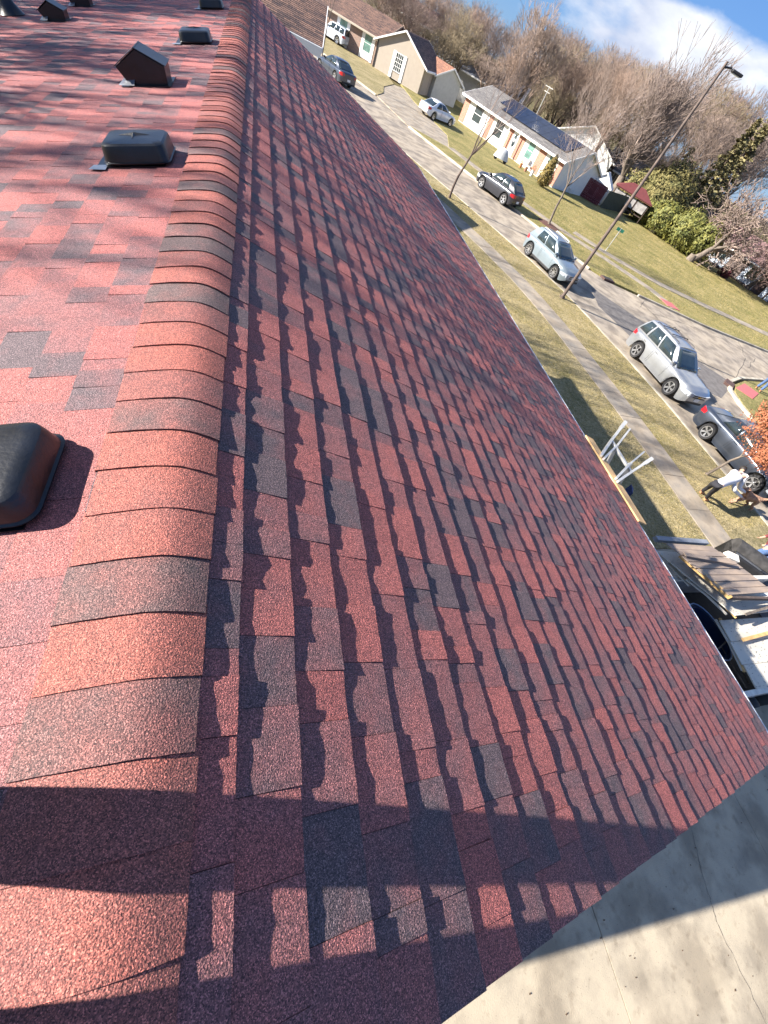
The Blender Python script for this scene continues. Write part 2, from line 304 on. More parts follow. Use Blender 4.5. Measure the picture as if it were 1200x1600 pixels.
def strip(pts, w0, w1, z0, z1, M_, name, kind='structure', label=None, closed=False, parent=None):
    g_ = MB(); n = len(pts)
    off = []
    for i in range(n):
        a = Vector(pts[max(i - 1, 0)]); b = Vector(pts[min(i + 1, n - 1)]); dd = (b - a).normalized(); nn = Vector((-dd.y, dd.x)); p = Vector(pts[i])
        off.append((p + nn * w0, p + nn * w1))
    for i in range(n - 1):
        a0, a1 = off[i]; b0, b1 = off[i + 1]
        vs = [(q.x, q.y, z) for z in (z0, z1) for q in (a0, b0, b1, a1)]
        g_.add(vs, [(3, 2, 1, 0), (4, 5, 6, 7), (0, 1, 5, 4), (2, 3, 7, 6)] + ([(3, 0, 4, 7)] if i == 0 else []) + ([(1, 2, 6, 5)] if i == n - 2 else []))
    return g_.build(name, M_, parent, kind=kind, label=label)
strip(near_k[1:], 0.0, 0.155, -0.1, 0.115, M_KERB, 'kerb', label='low concrete kerb along the near side of the street')
strip(far_k[:7], -0.155, 0.0, -0.1, 0.125, M_KERB, 'kerb', label='cream concrete kerb across the street beside the dark hatchback')
strip(far_k[8:], -0.155, 0.0, -0.1, 0.125, M_KERB, 'kerb', label='concrete kerb along the side street')
strip(far_k2, -0.155, 0, -0.1, 0.125, M_KERB, 'kerb', label='kerb in front of the beige gabled house')
strip(south_k[2:], -0.2, 0.0, -0.1, 0.13, M_KERB, 'kerb', label='pale curved kerb round the grass corner')
# pavements made of slabs
def walk_slabs(pts_l, wd, z, name, label, step=1.5, M_=M_WALK, par_mat=None):
    par = strip(pts_l, -wd / 2 - .01, wd / 2 + .01, -0.2, z - 0.012, M_PATCH, name, label=label)
    P = [Vector(p) for p in pts_l]; seg = []
    tot = 0; acc = [0]
    for i in range(len(P) - 1): tot += (P[i + 1] - P[i]).length; acc.append(tot)
    def pt(s_):
        for i in range(len(P) - 1):
            if s_ <= acc[i + 1] + 1e-6:
                t_ = (s_ - acc[i]) / (acc[i + 1] - acc[i]); return P[i].lerp(P[i + 1], t_), (P[i + 1] - P[i]).normalized()
        return P[-1], (P[-1] - P[-2]).normalized()
    k = 0; s_ = 0
    while s_ < tot - 0.1:
        e_ = min(s_ + step, tot); a, da = pt(s_ + 0.008); b, db = pt(e_ - 0.008); na = Vector((-da.y, da.x)); nb = Vector((-db.y, db.x)); h_ = rnd.uniform(-.004, .006)
        q = MB(); q.prism([a - na * wd / 2, b - nb * wd / 2, b + nb * wd / 2, a + na * wd / 2], z - 0.09, z + h_, bottom=False)
        o = q.build('slab', M_, par); s_ = e_; k += 1
    return par
walk_slabs([(14.95, 3.3), (14.98, 9), (14.8, 12.4), (14.55, 16), (13.95, 19.5), (13.1, 22.3), (11.9, 25.6), (10.4, 29.5), (8.5, 34), (6.5, 38.5)], 1.28, LZ + 0.02, 'sidewalk', 'concrete slab sidewalk between the eave and the street')
walk_slabs([(17.6, 45.4), (19.4, 41.6), (21.4, 37.9), (23.6, 34.6), (25.9, 31.9), (28.3, 29.6), (30.6, 26.9), (31.2, 24.6)], 1.1, LZ + 0.02, 'sidewalk', 'narrow sidewalk across the street ending at the red ramp pad')
walk_slabs([(26.5, 34.4), (29.5, 31.6), (33.5, 29.6), (38.9, 28.7), (48.2, 27.8), (70, 26.8)], 1.2, LZ + 0.024, 'sidewalk', 'sidewalk following the side street below the long lawn')
g = MB(); g.prism([(30.45, 24.7), (31.75, 24.6), (31.7, 25.7), (30.4, 25.8)], LZ - .05, LZ + 0.035); g.build('ramp_pad', mat('red_ramp_pad', (0.52, 0.14, 0.14), 0.8, 0.15, 20), kind='structure', label='red tactile pad at the kerb ramp across the street')
g = MB(); g.prism([(28.0, 14.6), (29.9, 15.5), (30.5, 14.7), (28.8, 13.8)], LZ - .05, LZ + 0.03); g.build('ramp_pad', MATS['red_ramp_pad'], kind='structure', label='red tactile pad on the grass corner')
# real grass tufts over the nearer lawns
M_TUFT = bpy.data.materials.new('grass_tufts'); M_TUFT.use_nodes = True; t_ = M_TUFT.node_tree; b_ = t_.nodes['Principled BSDF']; b_.inputs['Roughness'].default_value = 0.9; b_.inputs['Specular IOR Level'].default_value = 0.15
a_ = t_.nodes.new('ShaderNodeAttribute'); a_.attribute_name = 'tone'; c_ = t_.nodes.new('ShaderNodeValToRGB'); e_ = c_.color_ramp.elements
e_[0].color = (0.10, 0.12, 0.03, 1); e_[1].color = (0.46, 0.385, 0.245, 1); k_ = e_.new(.45); k_.color = (0.40, 0.31, 0.12, 1)
t_.links.new(a_.outputs['Fac'], c_.inputs[0]); t_.links.new(c_.outputs[0], b_.inputs['Base Color'])
def inpoly(x, y, P):
    c = False; n = len(P)
    for i in range(n):
        x0, y0 = P[i]; x1, y1 = P[(i + 1) % n]
        if (y0 > y) != (y1 > y) and x < (x1 - x0) * (y - y0) / (y1 - y0) + x0: c = not c
    return c
def tufts(name, label, x0, x1, y0, y1, poly, avoid, n, sz, z, seed, green=0.0):
    r = random.Random(seed); g_ = MB()
    for i in range(n):
        x = r.uniform(x0, x1); y = r.uniform(y0, y1)
        if not inpoly(x, y, poly) or any(inpoly(x, y, a) for a in avoid): continue
        nz = noise.noise(Vector((x * .6, y * .6, 3))) + .6 * noise.noise(Vector((x * 2.1, y * 2.1, 9)))
        tn = min(1, max(0, .62 + .5 * nz - green + r.gauss(0, .2)))
        for q in range(3):
            a = r.uniform(0, 6.28); l_ = sz * r.uniform(.6, 1.5); dx, dy = math.cos(a), math.sin(a); ox, oy = r.gauss(0, sz * .5), r.gauss(0, sz * .5); w2 = l_ * .16
            g_.add([(x + ox - dy * w2, y + oy + dx * w2, z), (x + ox + dy * w2, y + oy - dx * w2, z), (x + ox + dx * l_ * .75, y + oy + dy * l_ * .75, z + l_ * r.uniform(.35, .8))], [(0, 1, 2)], min(1, max(0, tn + r.gauss(0, .12))))
    return g_.build(name, M_TUFT, tone=True, kind='stuff', label=label)
walk_poly = [(14.28, 3.3), (14.32, 9), (14.15, 12.3), (13.85, 16), (13.2, 19.4), (12.3, 22.3), (11.0, 25.6), (12.4, 26), (13.9, 22.6), (14.75, 19.7), (15.25, 16), (15.5, 12.5), (15.65, 9), (15.62, 3.3)]
near_poly = [(11.0, 3.35)] + [(x - .17, y) for x, y in near_k if 3.4 <= y <= 40] + [(8, 40), (11, 20)]
tufts('grass', 'tufts of straw coloured grass on the lawn and verge beside the red roof', 10.5, 18.7, 3.35, 31, near_poly, [walk_poly], 110000, .028, LZ, 1)
tufts('grass', 'tufts of greenish grass on the long lawn across the street', 17.5, 60, 24, 52, [(24.9, 25.5), (42.9, 23.5), (60, 22.9), (62, 42), (50, 52), (34, 48), (20, 45), (19.8, 35.0), (21.4, 31.5), (22.6, 28.7)], [[(27.4, 29.5), (30.2, 24), (31.9, 24.4), (31, 27.5), (28.6, 30.2)], [(26, 34), (33, 28.9), (60, 26.6), (60, 28), (39, 29.5), (34, 30.4), (27, 35)]], 60000, .055, LZ, 2, .22)
# storm inlet
sd_ = empty('storm_drain', 'dark cast iron storm inlet in the kerb across the street', 'drain', (24.6, 25.5, 0))
g = MB(); g.box(-.5, .5, -.25, .3, 0.005, 0.13); g.build('frame', mat('rusty_iron', (0.11, 0.06, 0.05), 0.85, 0.3, 15), sd_)
g = MB(); [g.box(-.42 + .14 * i, -.36 + .14 * i, -.2, .25, 0.13, 0.15) for i in range(6)]; g.build('grate', M_BLK, sd_)
sd2 = empty('storm_drain', 'rusty storm inlet breaking the curved kerb of the grass corner', 'drain', (27.75, 14.9, 0), rz=R_(35))
g = MB(); g.box(-.45, .45, -.25, .3, 0.005, 0.145); g.build('frame', MATS['rusty_iron'], sd2)
# patches and tar lines on the road
def ribbon(g_, pts, wd, z):
    for i in range(len(pts) - 1):
        a = Vector(pts[i]); b = Vector(pts[i + 1]); dd = (b - a).normalized(); nn = Vector((-dd.y, dd.x)) * wd * rnd.uniform(.6, 1.2) / 2; mm_ = dd * 0.01
        g_.add([(q.x, q.y, z) for q in (a - nn - mm_, b - nn + mm_, b + nn + mm_, a + nn - mm_)], [(0, 1, 2, 3)])
def pxw(l_, z=0.0): return [(at(x, y, z).x, at(x, y, z).y) for x, y in l_]
g = MB(); g.prism(pxw([(923, 448), (1000, 500), (1085, 560), (1150, 603), (1185, 612), (1200, 600), (1200, 604), (1187, 625), (1140, 607), (1127, 622), (1080, 600), (1000, 540), (935, 478)], 0.004), 0.0005, 0.004); g.build('asphalt_patch', M_PATCH, kind='structure', label='darker resurfaced strip down the middle of the street')
def wiggle(pts, n=6, amp=.12):
    o = []
    for i in range(len(pts) - 1):
        a = Vector(pts[i]); b = Vector(pts[i + 1]); dd = (b - a)
        for k in range(n):
            o.append(a + dd * k / n + Vector((-dd.y, dd.x)).normalized() * (rnd.uniform(-amp, amp) if k else 0))
    o.append(Vector(pts[-1])); return o
g = MB()
for l_ in ([(590, 150), (640, 195), (720, 255), (800, 318), (880, 385), (930, 432)], [(700, 270), (760, 310), (835, 365)], [(965, 435), (1010, 480), (1050, 520), (1110, 575)], [(1020, 490), (1080, 510), (1130, 530), (1180, 560), (1168, 575)], [(935, 475), (980, 512), (1030, 555)], [(1090, 470), (1150, 520), (1165, 560), (1150, 590)], [(1000, 480), (1010, 470)], [(1100, 480), (1140, 540)], [(1150, 600), (1170, 640), (1195, 690)], [(700, 293), (735, 325)]):
    ribbon(g, wiggle(pxw(l_, 0.006)), 0.035, 0.0065)
g.build('road_crack', M_CRACK, kind='stuff', label='thin tarred cracks wandering over the street')
# our driveway: slabs with recessed joints
dw = MB(); dw.box(2.0, 18.7, -14, 3.24, -0.5, LZ - 0.015); DW = dw.build('driveway', M_PATCH, kind='structure', label='old cream concrete driveway below the gable end')
xs = [2.0, 5.30, 9.38, 12.6, 15.6, 18.68]; ys = [-14, -8.8, -5.3, 3.24]
for i in range(5):
    for j in range(3):
        q = MB(); q.box(xs[i] + .006, xs[i + 1] - .006, ys[j] + .006, ys[j + 1] - .006, -0.1, LZ + rnd.uniform(-.003, .003)); q.build('slab', M_CONC, DW)
g = MB()
for l_ in ([(7.98, -1.0), (7.86, -2.4), (7.62, -3.0), (7.50, -3.45), (7.55, -4.3), (7.5, -6)],):
    ribbon(g, wiggle(l_, 9, .02), 0.005, LZ + 0.007)
g.build('crack', M_CRACK, DW)
# dry leaves and stains on the driveway
g = MB()
for i in range(130):
    x = rnd.uniform(3, 12); y = rnd.uniform(-5.5, -1.6); s_ = rnd.uniform(.008, .028); a = rnd.uniform(0, 3.14)
    g.add([(x + s_ * math.cos(a + q), y + .5 * s_ * math.sin(a + q), LZ + .008 + .006 * (k % 2)) for k, q in enumerate((0, 1.2, 3.1, 4.3))], [(0, 1, 2, 3)])
g.build('leaf_litter', mat('dead_leaf', (0.12, 0.07, 0.04), 0.9, 0.3, 20), kind='stuff', label='scattered leaf crumbs on the concrete driveway')

# ------------------------------------------------------------------ the red-roofed house under the camera
HOUSE = empty('house', 'house under the red shingled gable roof seen from its ridge', 'house', (0, 6, 0))
def kid(o, parent):      # keep world placement
    o.parent = parent; o.matrix_parent_inverse = parent.matrix_world.inverted() if parent.parent else Matrix.Translation(-Vector(parent.location)); return o
Y1, Y2 = -1.08, 12.85
EX = 0.148; SB0 = 0.20; NC = 32; W_ = SB0 + EX * (NC - 1)
def rp(s, y, h, side=1): return (side * (s * CP + h * SP), y, ZR - s * SP + h * CP)
g = MB()                                        # deck and roof body
t_ = 0.14
for side in (1, -1):
    a = [rp(0, Y1 + .02, -.004, side), rp(W_ - .01, Y1 + .02, -.004, side), rp(W_ - .01, Y2 - .02, -.004, side), rp(0, Y2 - .02, -.004, side)]
    b = [(x, y, z - t_) for x, y, z in a]
    g.add(a + b, [(0, 1, 2, 3), (7, 6, 5, 4), (0, 4, 5, 1), (1, 5, 6, 2), (2, 6, 7, 3)] if side == 1 else [(3, 2, 1, 0), (4, 5, 6, 7), (1, 5, 4, 0), (2, 6, 5, 1), (3, 7, 6, 2)])
ROOF = kid(g.build('roof', mat('roof_underlay', (0.05, 0.035, 0.035), 0.9, 0.2, 6)), HOUSE)
def rk(o): return kid2(o, ROOF)
def kid2(o, par):
    o.parent = par; o.matrix_parent_inverse = (Matrix.Translation(Vector(HOUSE.location))).inverted() @ Matrix.Identity(4); 
    o.matrix_parent_inverse = Matrix.Identity(4); return o
# ROOF's own matrix is the identity in world space, so its children keep world coordinates
# shingle pieces
def hnoise(i, y, side): return noise.noise(Vector((y * 8.0, i * 7.7, side * 9.1))) * 0.42 + noise.noise(Vector((y * 23.0, i * 11.3, side * 4.1 + 20))) * 0.42
pieces = []
r2 = random.Random(11)
for side in (1, -1):
    for i in range(NC):
        sb = SB0 + EX * i
        y = Y1 - r2.uniform(0, .004)
        off = r2.uniform(0, 1)
        tab = r2.random() < .5; jy = Y1 + r2.uniform(.2, 1.0); prev_t = .5
        while y < Y2:
            wd = r2.choice((r2.uniform(.05, .11), r2.uniform(.10, .19), r2.uniform(.14, .25)))
            
            y1 = min(y + wd, Y2 + .005)
            if Y2 - y1 < .04: y1 = Y2 + .005
            u = r2.random()
            tone = r2.uniform(-.1, .25) if u < .34 else (r2.uniform(.3, .66) if u < .72 else r2.uniform(.70, 1.1))
            pieces.append((side, i, sb, y, y1, tab, tone)); y = y1
            tab = (not tab) if r2.random() < .82 else tab
def piece(g_, side, i, sb, y0, y1, tab, tone):
    n = max(2, int((y1 - y0) / (.022 if y0 < 3 else .045)))
    t0 = 0.0125 if tab else 0.0084
    if side == -1: t0 = 0.006 if tab else 0.0035
    st = sb - EX - 0.012
    jb = r2.uniform(-.0012, .0012)
    vs = []
    for k in range(n + 1):
        y = y0 + (y1 - y0) * k / n; h = max(.003, t0 + 0.0075 * hnoise(i, y, side)) if side == 1 else max(.0022, t0 + 0.003 * hnoise(i, y, side)) ; yy = y
        if k == 0: yy += .0006
        if k == n: yy -= .0006
        sj = jb + .0012 * noise.noise(Vector((y * 60, i, 3)))
        vs += [rp(max(st, .0), yy, .0006, side), rp((max(st, 0) + sb) * .5, yy, .0006 + h * .42, side), rp(sb + sj, yy, h, side), rp(sb + sj + .0008, yy, -.003, side)]
    fs = []
    for k in range(n):
        a = 4 * k; b = a + 4
        for q in range(3):
            f_ = (a + q, a + q + 1, b + q + 1, b + q); fs.append(f_ if side == 1 else f_[::-1])
    e0 = 0; e1 = 4 * n
    c0 = (e0, e0 + 3, e0 + 2, e0 + 1); c1 = (e1, e1 + 1, e1 + 2, e1 + 3)
    fs.append(c0 if side == 1 else c0[::-1]); fs.append(c1 if side == 1 else c1[::-1])
    g_.add(vs, fs, tone)
def size_of(p):
    side, i, sb, y0, y1, tab, tone = p; P = rp(sb - EX / 2, (y0 + y1) / 2, 0, side); x, y, z = proj(P)
    if z < .3 or not (-60 < x < 1260 and -60 < y < 1700): return -1
    return (y1 - y0) / z
order = sorted(range(len(pieces)), key=lambda k: -size_of(pieces[k]))
near = set(order[:300]); rest = MB()
for k, p in enumerate(pieces):
    if k in near:
        g = MB(); piece(g, *p); kid2(g.build('shingle', M_SH, tone=True), ROOF)
    else: piece(rest, *p)
kid2(rest.build('shingles', M_SH, tone=True, kind='stuff'), ROOF)
# starter filler up at the ridge
# ridge caps, rounded over the ridge, butts towards the camera
SL, SR = -0.20, 0.122
def cap_mesh(i):
    y0 = -0.819 + 0.143 * i - 0.143; y1 = y0 + 0.165
    g_ = MB(); n = 14; ring = []
    TN = [.3, .1, .3, .7, .05, .85, .15, .1, .05, .65, .4, .1, .1, .45, .9]
    tone = TN[i] if i < len(TN) else r2.choice((r2.uniform(-.05, .2), r2.uniform(.0, .45), r2.uniform(.3, .6), r2.uniform(.75, 1.0))) if r2.random() < .9 else 1.0
    jx = r2.uniform(-.004, .004); lift = r2.uniform(0, .003); sk = r2.uniform(-.004, .004)
    for (y, hh) in ((y0, .0145 + lift), (y0 + .03, .0138 + lift * .6), (y1, .010)):
        row = []
        for k in range(n + 1):
            s = SL + (SR - SL) * k / n + jx; x = s * CP
            e_ = min(abs(s - SL), abs(SR - s)); ed = min(1, e_ / .07)
            h = hh * (.74 + .26 * ed ** .6) + .0012 * noise.noise(Vector((s * 12, i * 2.3, 0)))
            z = ZR - math.tan(PITCH) * (math.sqrt((x - .012) ** 2 + .05 ** 2) - .012) + h
            yy = y + sk * s / .15 + .0015 * noise.noise(Vector((s * 30, i, 5)))
            row.append((x, yy, z))
        ring.append(row)
    low = [(x, y, z - .0034) for x, y, z in ring[0]]
    vs = low + ring[0] + ring[1] + ring[2]; m_ = n + 1; fs = []
    for q in range(3):
        for k in range(n): fs.append((q * m_ + k, q * m_ + k + 1, (q + 1) * m_ + k + 1, (q + 1) * m_ + k))
    # side skirts down to the slopes
    b = len(vs)
    for idx, sgn in ((0, 1), (n, -1)):
        col = [ring[0][idx], ring[1][idx], ring[2][idx]]
        dn = [(x, y, z - (.016 if idx == n else .014)) for x, y, z in col]
        c = len(vs); vs += col + dn
        for q in range(2):
            f_ = (c + q, c + q + 1, c + 3 + q + 1, c + 3 + q); fs.append(f_ if sgn == 1 else f_[::-1])
    g_.add(vs, fs, tone); return g_
for i in range(0, 97):
    kid2(cap_mesh(i).build('ridge_cap', M_CAP, tone=True, smooth=True, angle=50), ROOF)
# drip edges, fascia, gutterless soffit
g = MB()
for side in (1, -1):
    for (s0, s1, h0, h1) in ((W_ + .0, W_ + .026, -.05, .004),):
        a = [rp(s0, Y1, h1, side), rp(s1 + .012, Y1, h1 - .002, side), rp(s1 + .012, Y2, h1 - .002, side), rp(s0, Y2, h1, side)]
        b = [(x, y, z - .15) for x, y, z in a]
        g.add(a + b, [(0, 1, 2, 3), (1, 5, 6, 2), (0, 4, 5, 1), (3, 2, 6, 7), (7, 6, 5, 4), (0, 3, 7, 4)])
kid2(g.build('eave_trim', M_WHITE, label='thin white metal edge along the eave'), ROOF)
for side in (1, -1):
    xa, xb = sorted((side * (W_ * CP + .036), side * (W_ * CP + .085))); zt_ = ZR - W_ * SP - .022
    g = MB(); g.box(xa, xb, Y1 + .01, Y2 - .01, zt_ - .11, zt_); kid2(bevel(g.build('gutter', M_WHITE), .008), ROOF)
g = MB()
for side in (1, -1):
    for yy, o_ in ((Y1 + .012, -.008), (Y2 - .012, .008)):
        a = [rp(0, yy, -.001, side), rp(W_, yy, -.001, side), rp(W_, yy + o_, -.001, side), rp(0, yy + o_, -.001, side)]
        b = [(x, y, z - .16) for x, y, z in a]
        g.add(a + b, [(0, 1, 2, 3), (0, 4, 5, 1), (1, 5, 6, 2), (2, 6, 7, 3), (3, 7, 4, 0), (7, 6, 5, 4)])
kid2(g.build('rake_trim', M_WHITE), ROOF)
g = MB(); hw = W_ * CP - .45; wz = ZR - hw / CP * SP - .16
M_TAN = mat('tan_siding_paint', (0.50, 0.43, 0.33), 0.7, 0.06, 4)
for yy in (Y1 + .35, Y2 - .35):
    g.prism([(-hw, 0), (hw, 0), (hw, wz), (0, ZR - .17), (-hw, wz)], -.06, .06, Matrix(((1, 0, 0, 0), (0, 0, 1, yy), (0, 1, 0, 0), (0, 0, 0, 1))))
for s in (-1, 1): g.box(min(s * hw, s * (hw - .15)), max(s * hw, s * (hw - .15)), Y1 + .42, Y2 - .42, 0, wz)
kid2(g.build('wall', M_TAN), HOUSE); bpy.data.objects['wall'].matrix_parent_inverse = Matrix.Translation(-Vector(HOUSE.location))

# vents on the sunny slope (fixed to the roof: parts of the house)
def place_left(o, s, y, h=0.0, rot=0.0):
    """put a part built with +x up the slope, +y along the ridge, +z out of the slope"""
    ex = Vector((CP, 0, SP)); ey = Vector((0, 1, 0)); ez = ex.cross(ey)
    p = Vector((s * CP - h * SP, y, ZR + s * SP + h * CP))
    Mx = Matrix(((ex.x, ey.x, ez.x, p.x), (ex.y, ey.y, ez.y, p.y), (ex.z, ey.z, ez.z, p.z), (0, 0, 0, 1))) @ Matrix.Rotation(rot, 4, 'Z')
    o.parent = HOUSE; o.matrix_parent_inverse = Matrix.Translation(-Vector(HOUSE.location)); o.matrix_basis = Mx
def box_vent(s, y, wx=.36, wy=.32, hh=.105, label=None):
    # rounded low hood: stacked rounded rectangles
    def rr(a, b, rad, z, n=5):
        o = []
        for cx, cy, a0 in ((a - rad, b - rad, 0), (-a + rad, b - rad, 90), (-a + rad, -b + rad, 180), (a - rad, -b + rad, 270)):
            for k in range(n + 1): t = R_(a0 + 90 * k / n); o.append((cx + rad * math.cos(t), cy + rad * math.sin(t), z))
        return o
    a, b = wx / 2, wy / 2
    rings = [rr(a + .006, b + .006, .05, .018), rr(a + .008, b + .008, .05, .024), rr(a + .001, b + .001, .05, .028), rr(a - .006, b - .006, .05, hh * .80), rr(a - .010, b - .010, .048, hh * .92), rr(a - .020, b - .020, .045, hh), rr(a - .045, b - .045, .04, hh + .003), rr(a * .3, b * .3, .02, hh + .008)]
    m_ = len(rings[0]); vs = [v for q in rings for v in q]; fs = []
    for q in range(len(rings) - 1):
        for k in range(m_): fs.append((q * m_ + k, q * m_ + (k + 1) % m_, (q + 1) * m_ + (k + 1) % m_, (q + 1) * m_ + k))
    fs.append(tuple((len(rings) - 1) * m_ + k for k in range(m_)))
    g_ = MB(); g_.add(vs, fs)
    o = g_.build('roof_vent', M_PLAST, smooth=True, angle=30, label=label); place_left(o, s, y)
    f_ = MB(); f_.box(-a - .05, a - .03, -b - .01, b + .02, .006, .0095); f_.build('flange', M_PLAST, o)
    t_ = MB(); c = .07
    for q in range(4):                       # moulded star on top
        an = q * math.pi / 2; d1 = Vector((math.cos(an), math.sin(an), 0)); d2 = Vector((-d1.y, d1.x, 0)); ln = c if q % 2 else c * 1.3
        t_.add([d1 * ln + Vector((0, 0, hh + .008)), d2 * .012 + d1 * .012 + Vector((0, 0, hh + .008)), Vector((0, 0, hh + .019)), -d2 * .012 + d1 * .012 + Vector((0, 0, hh + .008))], [(0, 1, 2), (0, 2, 3)])
    t_.build('star_emboss', M_PLAST, o)
    w2 = MB(); w2.add([(-a - .085, -b - .04, .0115), (-a + .01, -b - .055, .0115), (-a + .01, -b + .03, .0115), (-a - .07, -b + .03, .0115)], [(0, 1, 2, 3)]); w2.build('flashing_tab', M_GALV, o)
    return o
box_vent(-.475, .175, .35, .30, .095, label='nearest black box vent with rounded corners')
box_vent(-.455, 2.72, .36, .31, .105, label='black box vent with moulded star, second along the ridge')
box_vent(-.45, 6.62, .33, .34, .10, label='small black box vent beside the ridge, third along')
box_vent(-.45, 9.45, .33, .38, .10, label='farthest black box vent beside the ridge')
box_vent(-1.8, 10.3, .3, .3, .08)
def hood_vent(s, y, k=1.0, label=None):
    prof = [(-.17, .0), (-.25, .13), (-.03, .245), (.20, .135), (.185, 0)]; prof = [(a * k, b * k) for a, b in prof]; dy = .15 * k
    g_ = MB(); n = len(prof)
    vs = [(a, yy, b) for yy in (-dy, dy) for a, b in prof]
    g_.add(vs, [tuple(range(n)), tuple(reversed(range(n, 2 * n)))] + [(i + n, (i + 1) % n + n, (i + 1) % n, i) for i in range(n)])
    o = g_.build('hood_vent', M_PLAST, label=label); bevel(o, .006, 2); place_left(o, s, y)
    f_ = MB(); f_.box(-.24 * k, .22 * k, -dy - .06, dy + .05, .006, .009); f_.build('flange', M_PLAST, o)
    # roof plates of the hood, with a small overhang
    t_ = MB()
    for (i, j) in ((1, 2), (2, 3)):
        a = Vector((prof[i][0], 0, prof[i][1])); b = Vector((prof[j][0], 0, prof[j][1])); e_ = (b - a).normalized() * .008; nn = Vector((-(b - a).z, 0, (b - a).x)).normalized() * .004
        q = [a - e_ + nn, b + e_ + nn]; qq = [q[0] + nn, q[1] + nn]
        vs = [v + Vector((0, yy, 0)) for v in q + qq for yy in (-dy - .01, dy + .01)]
        t_.add(vs, [(0, 1, 3, 2), (6, 7, 5, 4), (0, 4, 5, 1), (2, 3, 7, 6), (1, 5, 7, 3), (0, 2, 6, 4)])
    t_.build('hood_plate', M_PLAST, o)
    w2 = MB(); w2.add([(-.27 * k, -dy - .03, .012), (-.12 * k, -dy - .05, .012), (-.11 * k, -dy + .02, .05), (-.22 * k, -dy + .04, .04)], [(0, 1, 2, 3)]); w2.build('flashing_tab', M_GALV, o)
hood_vent(-.68, 4.68, .86, 'angular black exhaust hood between two box vents')
hood_vent(-2.25, 7.95, .64, 'angular black exhaust hood, nearer of the far pair')
hood_vent(-2.25, 9.3, .64, 'angular black exhaust hood at the top edge of the picture')
ps = MB(); ps.lathe([(.15, .01), (.14, .02), (.085, .10), (.075, .13), (.055, .14)], 20); o = ps.build('pipe_boot', M_PLAST, smooth=True); place_left(o, -2.87, 8.25)
pp = MB(); pp.tube([(0, 0, .02), (0.02, 0, .25), (.16, 0, .62)], .05, 14); pp.build('plumbing_stack', M_PLAST, o, smooth=True)

# plywood strip lying along the eave
g = MB(); px_ = [rp(W_ - .02, 1.22, .018, 1), rp(W_ + .13, 1.20, .036, 1), rp(W_ + .13, 2.56, .036, 1), rp(W_ - .02, 2.58, .018, 1)]
g.add(px_ + [(x, y, z + .019) for x, y, z in px_], [(3, 2, 1, 0), (4, 5, 6, 7), (0, 1, 5, 4), (1, 2, 6, 5), (2, 3, 7, 6), (3, 0, 4, 7)])
g.build('plywood_strip', M_WOODN, label='fresh yellow plywood strip lying on the eave under the ladder arms', cat='board')

# aluminium ladder leaning on the eave with its stand-off arms
LAD = empty('ladder', 'aluminium extension ladder with stand-off arms resting on the plywood strip', 'ladder', (7.0, 2.0, LZ))
def lk(o): o.parent = LAD; o.matrix_parent_inverse = Matrix.Translation(-Vector(LAD.location)); return o
tipA, tipB, tipC, tipD = atx(975, 662, 5.35), atx(983, 671, 5.47), atx(1005, 707, 5.47), atx(1015, 719, 5.35)
elA, elB, elC, elD = atx(955, 688, 5.1), atx(964, 696, 5.2), atx(985, 724, 5.2), atx(986, 738, 5.1)
fA, fB, fC, fD = atx(938, 713, W_ * CP + .02), atx(943, 717, W_ * CP + .02), atx(962, 748, W_ * CP + .02), atx(964, 753, W_ * CP + .02)
for a, b, c in ((fA, elA, tipA), (fD, elD, tipD)):
    g = MB(); g.bar(a, b, .03, .05); g.bar(b, b + (c - b) * .8, .03, .05); g.bar(b + (c - b) * .79, c + Vector((.02, 0, -.05)), .03, .05); lk(g.build('stand_off_arm', M_ALU))
railT = [elB + (tipB - elB) * 1.0, elC + (tipC - elC) * 1.0]
for a, c, base in ((fB, tipB, Vector((7.0, 2.35, LZ))), (fC, tipC, Vector((7.0, 1.85, LZ)))):
    mid = atx(964, 696, 5.2) if c is tipB else atx(985, 724, 5.2)
    g = MB(); g.bar(c, mid, .022, .055); g.bar(mid, base, .022, .055); lk(g.build('side_rail', M_ALU))
    g = MB(); g.bar(a, mid, .025, .04); lk(g.build('brace', M_ALU))
g = MB(); g.bar(elA, elD, .035, .03); lk(g.build('cross_bar', M_ALU))
g = MB(); g.bar(fA + Vector((.03, -.03, -.04)), fD + Vector((.03, .0, -.04)), .03, .05); lk(g.build('cross_bar', M_ALU))
m1, m2 = atx(964, 696, 5.2), atx(985, 724, 5.2); b1, b2 = Vector((7.0, 2.35, LZ)), Vector((7.0, 1.85, LZ))
for k in range(13):
    t = .02 + k * .072; g = MB(); g.tube([m1.lerp(b1, t), m2.lerp(b2, t)], .018, 8); lk(g.build('rung', M_ALU, smooth=True))
for p_, q_ in ((tipA, elA), (tipD, elD)):
    g = MB(); d_ = (p_ - q_).normalized(); g.bar(p_ - d_ * .10, p_ + d_ * .04, .045, .045); lk(g.build('rubber_pad', M_ALU))
g = MB(); bb = m2 + Vector((.25, -.12, -.45)); g.add([bb + Vector(v) for v in ((0, 0, .18), (.14, 0, .1), (.2, .02, -.35), (.06, .03, -.3), (.05, -.1, .1), (.2, -.08, -.3))], [(0, 1, 2, 3), (0, 4, 3), (4, 5, 2, 3), (1, 4, 5, 2), (0, 1, 4)])
g.build('cloth_bag', mat('blue_cloth', (0.05, 0.08, 0.22), 0.9, 0.2, 20), label='dark blue cloth pouch hanging behind the ladder top', cat='bag')

